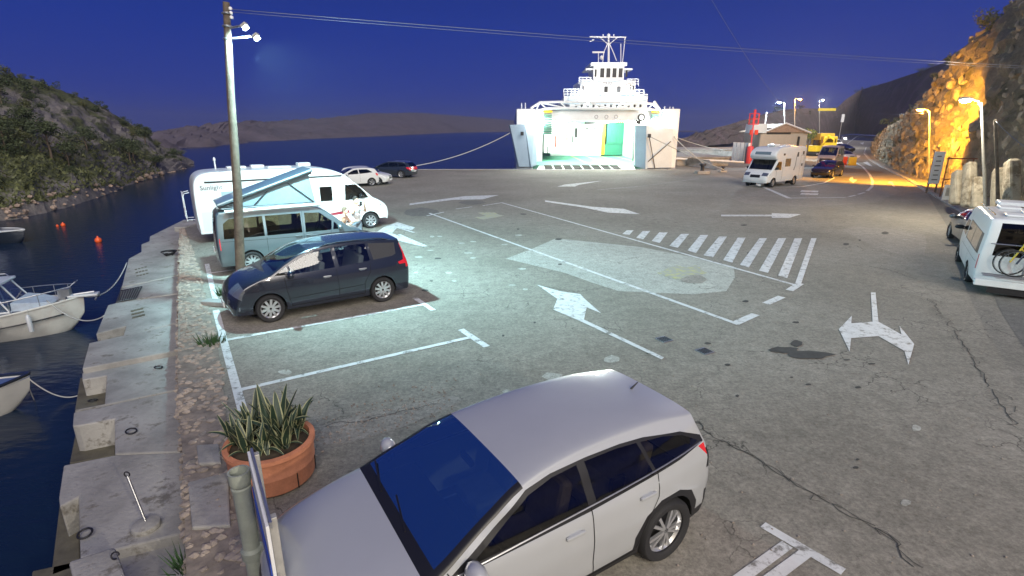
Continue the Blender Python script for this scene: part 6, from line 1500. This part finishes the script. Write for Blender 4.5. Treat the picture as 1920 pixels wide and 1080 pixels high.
m = MB(); m.add([(1.7, -.65, .95), (1.7, .65, .95), (1.1, .75, 1.0), (1.1, -.75, 1.0), (1.65, -.6, 1.2), (1.65, .6, 1.2), (1.1, .7, 1.26), (1.1, -.7, 1.26), (2.4, -.3, 1.08), (2.4, .3, 1.08)], [(4, 5, 6, 7), (8, 9, 5, 4), (0, 8, 4), (1, 5, 9), (0, 4, 7, 3), (1, 2, 6, 5)]); m.build('foredeck_hatch', M['deckgrey'], t, bevel=.03)
CB = Vector((1.2, 0, 0))
n0_ = len(COL.objects)
m = MB(); m.add([(-.1, -.85, 1.0), (-.1, .85, 1.0), (-.65, .75, 1.75), (-.65, -.75, 1.75), (-2.2, .8, 1.72), (-2.2, -.8, 1.72), (-2.2, .9, .98), (-2.2, -.9, .98)], [(0, 1, 2, 3), (1, 6, 4, 2), (0, 3, 5, 7)]); m.build('cabin_window', M['glassclear'], t)
m = MB()
for a, b_ in (((-.1, -.87, 1.0), (-.65, -.77, 1.77)), ((-.1, .87, 1.0), (-.65, .77, 1.77)), ((-.1, 0, 1.02), (-.65, 0, 1.77)), ((-1.1, -.88, 1.0), (-1.2, -.8, 1.75)), ((-1.1, .88, 1.0), (-1.2, .8, 1.75)), ((-2.2, -.9, 1.0), (-2.2, -.8, 1.75)), ((-2.2, .9, 1.0), (-2.2, .8, 1.75)), ((-.1, -.87, 1.0), (-2.2, -.9, 1.0)), ((-.1, .87, 1.0), (-2.2, .9, 1.0)), ((-.1, -.87, 1.0), (-.1, .87, 1.0))): m.tube([a, b_], .03, 6)
m.build('window_frame', M['hullw'], t)
m = MB(); m.box((-1.4, 0, 1.80), (1.9, 1.75, .09)); m.build('cabin_roof', M['hullw'], t, bevel=.04); m = MB(); m.tube([(-2.2, -.7, 1.95), (-.7, -.7, 1.95), (-.55, -.6, 1.88)], .018, 5); m.tube([(-2.2, .7, 1.95), (-.7, .7, 1.95), (-.55, .6, 1.88)], .018, 5); m.build('roof_rail', M['steel'], t)
for o_ in list(COL.objects)[n0_:]:
    if o_.type == 'MESH' and o_.parent == t: o_.location = CB
for sg_ in (1, -1):
    m = MB(); pts = [(x, y*sg_*.95, z+.42) for (x, y, z) in sh[12:22]]; m.tube(pts+[(3.2, 0.12*sg_, 1.66)], .016, 6)
    for k in (12, 15, 18, 20): x, y, z = sh[k]; m.tube([(x, y*sg_*.95, z), (x, y*sg_*.95, z+.42)], .014, 5)
    m.build('bow_rail', M['steel'], t, smooth=60)
m = MB(); m.box((3.35, 0, 1.16), (1.1, .34, .07)); m.build('bow_plank', M['hullw'], t, bevel=.02)
m = MB(); m.tube([(3.0, 0, 1.2), (3.75, 0, 1.24)], .03, 6); m.tube([(3.8, -.22, 1.0), (3.88, 0, 1.15), (3.8, .22, 1.0)], .03, 6); m.box((2.75, 0, 1.3), (.3, .26, .26)); m.box((2.5, .2, 1.2), (.25, .2, .3)); m.build('anchor', M['steel'], t)
for (fx, fy) in ((.6, -1.18), (-1.6, -1.22), (1.7, -1.0)):
    m = MB(); m.lathe([(0, -.3), (.08, -.27), (.09, .2), (.04, .28), (0, .3)], 12, (fx, fy, .62)); fd = m.build('fender', M['hullw'], t, smooth=60); m = MB(); m.tube([(fx, fy, .9), (fx, fy+.12, 1.05)], .01, 4); m.build('cord', M['rope'], fd)
m = MB(); pts = [(x, y*-1.005, z*.62) for (x, y, z) in sh[:21]]; m.tube(pts, .025, 5); m.build('rubbing_strake', M['dark_metal'], t)
bw_ = Vector((bow.x, bow.y, WZ+1.05))
cable(bw_-dB*.6+Vector((0, -.3, 0)), G(196, 592, ZQ), .35, 'pale mooring rope from the cabin boat to the notched quay', .018, M['rope'], 'rope', 'mooring_rope')
cable(bw_-dB*.1+Vector((0, 0, 0)), G(238, 492, ZQ), .5, 'long pale mooring rope from the boat anchor plank along the quay', .018, M['rope'], 'rope', 'mooring_rope')
# small boat bottom left
bow2 = G(46, 706, WZ+.7); d3 = Vector((.80, .60, 0)); t = thing('rowing_boat', Vector((bow2.x, bow2.y, WZ))-d3*2.1, 'small white open boat with a blue cover at the lower left edge', 'boat', math.atan2(d3.y, d3.x))
sh2 = hull(4.2, 1.7, .62, t, M['hullc'], mat('blue_cover', (.10, .16, .34), .6, noise_amt=.15), False, M['darkbluep'])
text('lettering', 'JB-752', .17, M['ink'], t, (.95, -.74, .36), (rad(70), 0, rad(18)))
cable(bow2+Vector((0, 0, .05)), G(150, 740, WZ+.1), .25, 'thin mooring rope from the small boat bow', .014, M['rope'], 'rope', 'mooring_rope')
cable(bow2+Vector((0, 0, .0)), G(64, 750, WZ), .05, 'short hanging rope at the small boat bow', .012, M['rope'], 'rope', 'mooring_rope')
# boat top left
bow3 = G(46, 438, WZ+.5); t = thing('fishing_boat', Vector((bow3.x, bow3.y, WZ))-Vector((2.4, -.4, 0)), 'small dark hulled boat with white cabin at the far left edge', 'boat', rad(-10))
hull(4.8, 1.8, .6, t, M['darkbluep'], M['hullw'], stripe=M['hullw'])
m = MB(); m.box((-.6, 0, 1.0), (1.4, 1.2, .8)); cb_ = m.build('cabin', M['hullw'], t, bevel=.06); m = MB(); m.box((-.6, -.61, 1.15), (1.0, .02, .3)); m.build('window', M['black'], cb_); m = MB(); m.tube([(.2, 0, .6), (.2, 0, 1.9)], .03, 5); m.build('mast', M['hullw'], t)
M['buoy'] = mat('buoy_orange', (.75, .10, .02), .4)
for (x, y, s_, lb) in ((185, 454, .17, 'large orange mooring buoy in the middle of the inlet'), (119, 424, .13, 'orange buoy nearer the headland'), (108, 425, .08, 'tiny faded buoy beside the far orange buoy')):
    p = G(x, y, WZ); m = MB(); m.lathe([(0, -s_), (s_*.7, -s_*.7), (s_, 0), (s_*.8, s_*.7), (s_*.25, s_*1.1), (s_*.2, s_*1.5), (0, s_*1.5)], 16, p+Vector((0, 0, s_*.5))); tag(m.build('buoy', M['buoy'], smooth=60), lb, 'buoy')
# ================================================================== people
M['skin'] = mat('skin', (.55, .33, .23), .55); M['shirt'] = mat('white_shirt', (.72, .72, .72), .9, noise_amt=.06); M['shortsg'] = mat('pale_green_shorts', (.38, .62, .45), .9); M['jeans'] = mat('grey_trousers', (.14, .16, .19), .9); M['hair'] = mat('dark_hair', (.03, .02, .015), .8, noise_amt=.3); M['hairl'] = mat('short_hair', (.14, .09, .06), .8)
def caps(m, chain):                          # chain of (point, radius)
    for (a, ra), (b_, rb_) in zip(chain, chain[1:]):
        a, b_ = Vector(a), Vector(b_)
        m.tube([a, a.lerp(b_, .5), b_], ra, 12, r2=rb_); bl = MB()
    for (a, ra) in chain: m.blob(a, (ra*2, ra*2, ra*2), 0, 2, 0)
def skinned(m, name, mt, par, vox=.012):
    o = m.build(name, mt, par); r_ = o.modifiers.new('remesh', 'REMESH'); r_.mode = 'VOXEL'; r_.voxel_size = vox; r_.use_smooth_shade = True
    s_ = o.modifiers.new('smooth', 'SMOOTH'); s_.iterations = 4; s_.factor = .5; return o
def hand(m, w_, d, side, curl=.5):
    w_, d = Vector(w_), Vector(d).normalized(); a = Vector((0, 0, 1)) if abs(d.z) < .8 else Vector((1, 0, 0)); u = d.cross(a).normalized()*side; n = d.cross(u)
    pc = w_+d*.05; m.blob(pc, (.075, .075, .06), 0, 2, 0)
    for k in range(4):
        b0_ = w_+d*.08+u*(.012-.0+(k-1.5)*.02); L_ = (.065, .078, .072, .055)[k]; p1_ = b0_+d*L_*.55; p2_ = p1_+(d*(1-curl)+n*curl)*L_*.5
        m.tube([b0_-d*.02, b0_, p1_, p2_], .0095, 7, r2=.008)
    m.tube([w_+u*-.03+d*.02, w_+u*-.055+d*.05, w_+u*-.05+d*.085], .011, 7, r2=.009)
def person(base, rz, lbl, arms, torso_lean, top_, hairmat, legs_mat, shorts, sc=1.0):
    t = thing('person', base, lbl, 'person', rz); t.scale = (sc,)*3
    hip = Vector((0, 0, .92)); ln = torso_lean; ch = hip+Vector((sin(ln)*.42, 0, cos(ln)*.42)); nk = hip+Vector((sin(ln)*.56, 0, cos(ln)*.56)); hd_ = nk+Vector((.05+sin(ln)*.05, 0, .18))
    m = MB()
    m.blob(hip+Vector((0, 0, .02)), (.24, .34, .24), 0, 2, 0); m.blob(hip.lerp(ch, .5), (.22, .31, .34), 0, 2, 0); m.blob(ch, (.25, .38, .32), 0, 2, 0); m.blob(nk-Vector((0, 0, .03)), (.16, .36, .12), 0, 2, 0)
    caps(m, [(nk-Vector((0, 0, .02)), .06), (hd_-Vector((.02, 0, .06)), .055)])
    m.blob(hd_, (.19, .155, .23), 0, 3, 0); m.blob(hd_+Vector((.05, 0, -.07)), (.11, .11, .10), 0, 2, 0); m.blob(hd_+Vector((.105, 0, -.015)), (.045, .03, .05), 0, 1, 0)
    for s_ in (-1, 1):
        m.blob(hd_+Vector((0, s_*.08, -.01)), (.035, .025, .06), 0, 1, 0)
        sh_ = ch+Vector((0, s_*.20, .08)); el, wr, hdv = arms[0 if s_ < 0 else 1]; el = sh_+Vector(el); wr = el+Vector(wr)
        caps(m, [(sh_, .062), (sh_.lerp(el, .5), .05), (el, .040)]); caps(m, [(el, .042), (el.lerp(wr, .4), .040), (wr, .026)]); hand(m, wr, hdv, s_)
        kn = Vector((.05*s_+.02, s_*.10, .49)); an_ = Vector((-.02+.05*s_, s_*.11, .09)); hp_ = hip+Vector((0, s_*.095, -.05))
        caps(m, [(hp_, .095), (hp_.lerp(kn, .5), .08), (kn, .058)]); caps(m, [(kn, .057), (kn.lerp(an_, .35), .058), (an_, .038)]); m.blob(an_+Vector((.07, 0, -.05)), (.26, .095, .08), 0, 2, 0)
    body = skinned(m, 'body', M['skin'], t)
    for s_ in (-1, 1):
        e_ = MB(); e_.blob(hd_+Vector((.088, s_*.032, .01)), (.02, .024, .014), 0, 1, 0); e_.build('eye', M['black'], t)
    e_ = MB(); e_.blob(hd_+Vector((.095, 0, -.065)), (.015, .05, .012), 0, 1, 0); e_.build('mouth', M['red_lens'] if False else mat('lips', (.3, .12, .1)), t)
    h_ = MB(); h_.blob(hd_+Vector((-.022, 0, .035)), (.205, .18, .21), 3, 3, .03); skinned(h_, 'hair', hairmat, t, .01)
    c_ = MB(); c_.blob(hip, (.29, .39, .26), 0, 2, 0)
    for s_ in (-1, 1):
        kn = Vector((.05*s_+.02, s_*.10, .49 if shorts else .14)); hp_ = hip+Vector((0, s_*.10, -.05)); kk = hp_.lerp(Vector((.05*s_+.02, s_*.10, .49)), .85) if shorts else Vector((.05*s_+.02, s_*.10, .49))
        caps(c_, [(hp_, .118), (kk, .098 if shorts else .075)]); 
        if not shorts: caps(c_, [(kk, .075), (Vector((.0, s_*.11, .12)), .058)])
    skinned(c_, 'shorts' if shorts else 'trousers', legs_mat, t, .014)
    if top_:
        s1 = MB(); s1.blob(hip+Vector((0, 0, .06)), (.28, .38, .22), 0, 2, 0); s1.blob(hip.lerp(ch, .5), (.27, .36, .38), 0, 2, 0); s1.blob(ch, (.29, .42, .34), 0, 2, 0); s1.blob(nk-Vector((0, 0, .045)), (.19, .39, .12), 0, 2, 0)
        for s_ in (-1, 1):
            sh_ = ch+Vector((0, s_*.20, .08)); el = sh_+Vector(arms[0 if s_ < 0 else 1][0]); caps(s1, [(sh_, .082), (sh_.lerp(el, .6), .075)])
        skinned(s1, 'shirt', top_, t, .014)
    return t, hd_
p = G(672, 466)
person(p, rad(-35), 'person in a white t-shirt and dark hair holding something up to the face', [((.16, -.06, -.16), (.14, .10, .22), (.3, .2, .8)), ((.20, .04, -.14), (.10, -.10, .22), (.2, -.2, .8))], .05, M['shirt'], M['hair'], M['jeans'], False, 1.09)
ph = p+Matrix.Rotation(rad(-35), 3, 'Z') @ Vector((.39, -.03, 1.70)); m = MB(); m.box(ph, (.02, .09, .15), rad(-35)); tag(m.build('mobile_phone', M['black'], bevel=.006), 'black phone held up by the person in the white shirt', 'phone')
p = G(643, 480)
person(p, rad(-10), 'shirtless person in pale green shorts leaning forward beside the white shirt', [((.12, -.05, -.24), (.22, .06, .05), (.9, .1, .1)), ((.16, .05, -.22), (.22, -.05, .07), (.9, -.1, .1))], .32, None, M['hairl'], M['shortsg'], True, .98)

# ================================================================== thin haze volume round everything, added to give the lamps a glow
m = MB(); m.box((600, 1500, 35), (4400, 3300, 84)); hz = m.build('haze', None)
hm = bpy.data.materials.new('haze'); hm.use_nodes = True; t_ = hm.node_tree; t_.nodes.clear()
o_ = t_.nodes.new('ShaderNodeOutputMaterial'); v_ = t_.nodes.new('ShaderNodeVolumePrincipled'); v_.inputs['Color'].default_value = (.85, .88, .95, 1); v_.inputs['Density'].default_value = .0003; v_.inputs['Anisotropy'].default_value = .5
lk(t_, v_.outputs[0], o_.inputs['Volume']); hz.data.materials.clear(); hz.data.materials.append(hm); tag(hz, 'thin haze over the harbour, added to give the lamps a glow', kind='stuff')
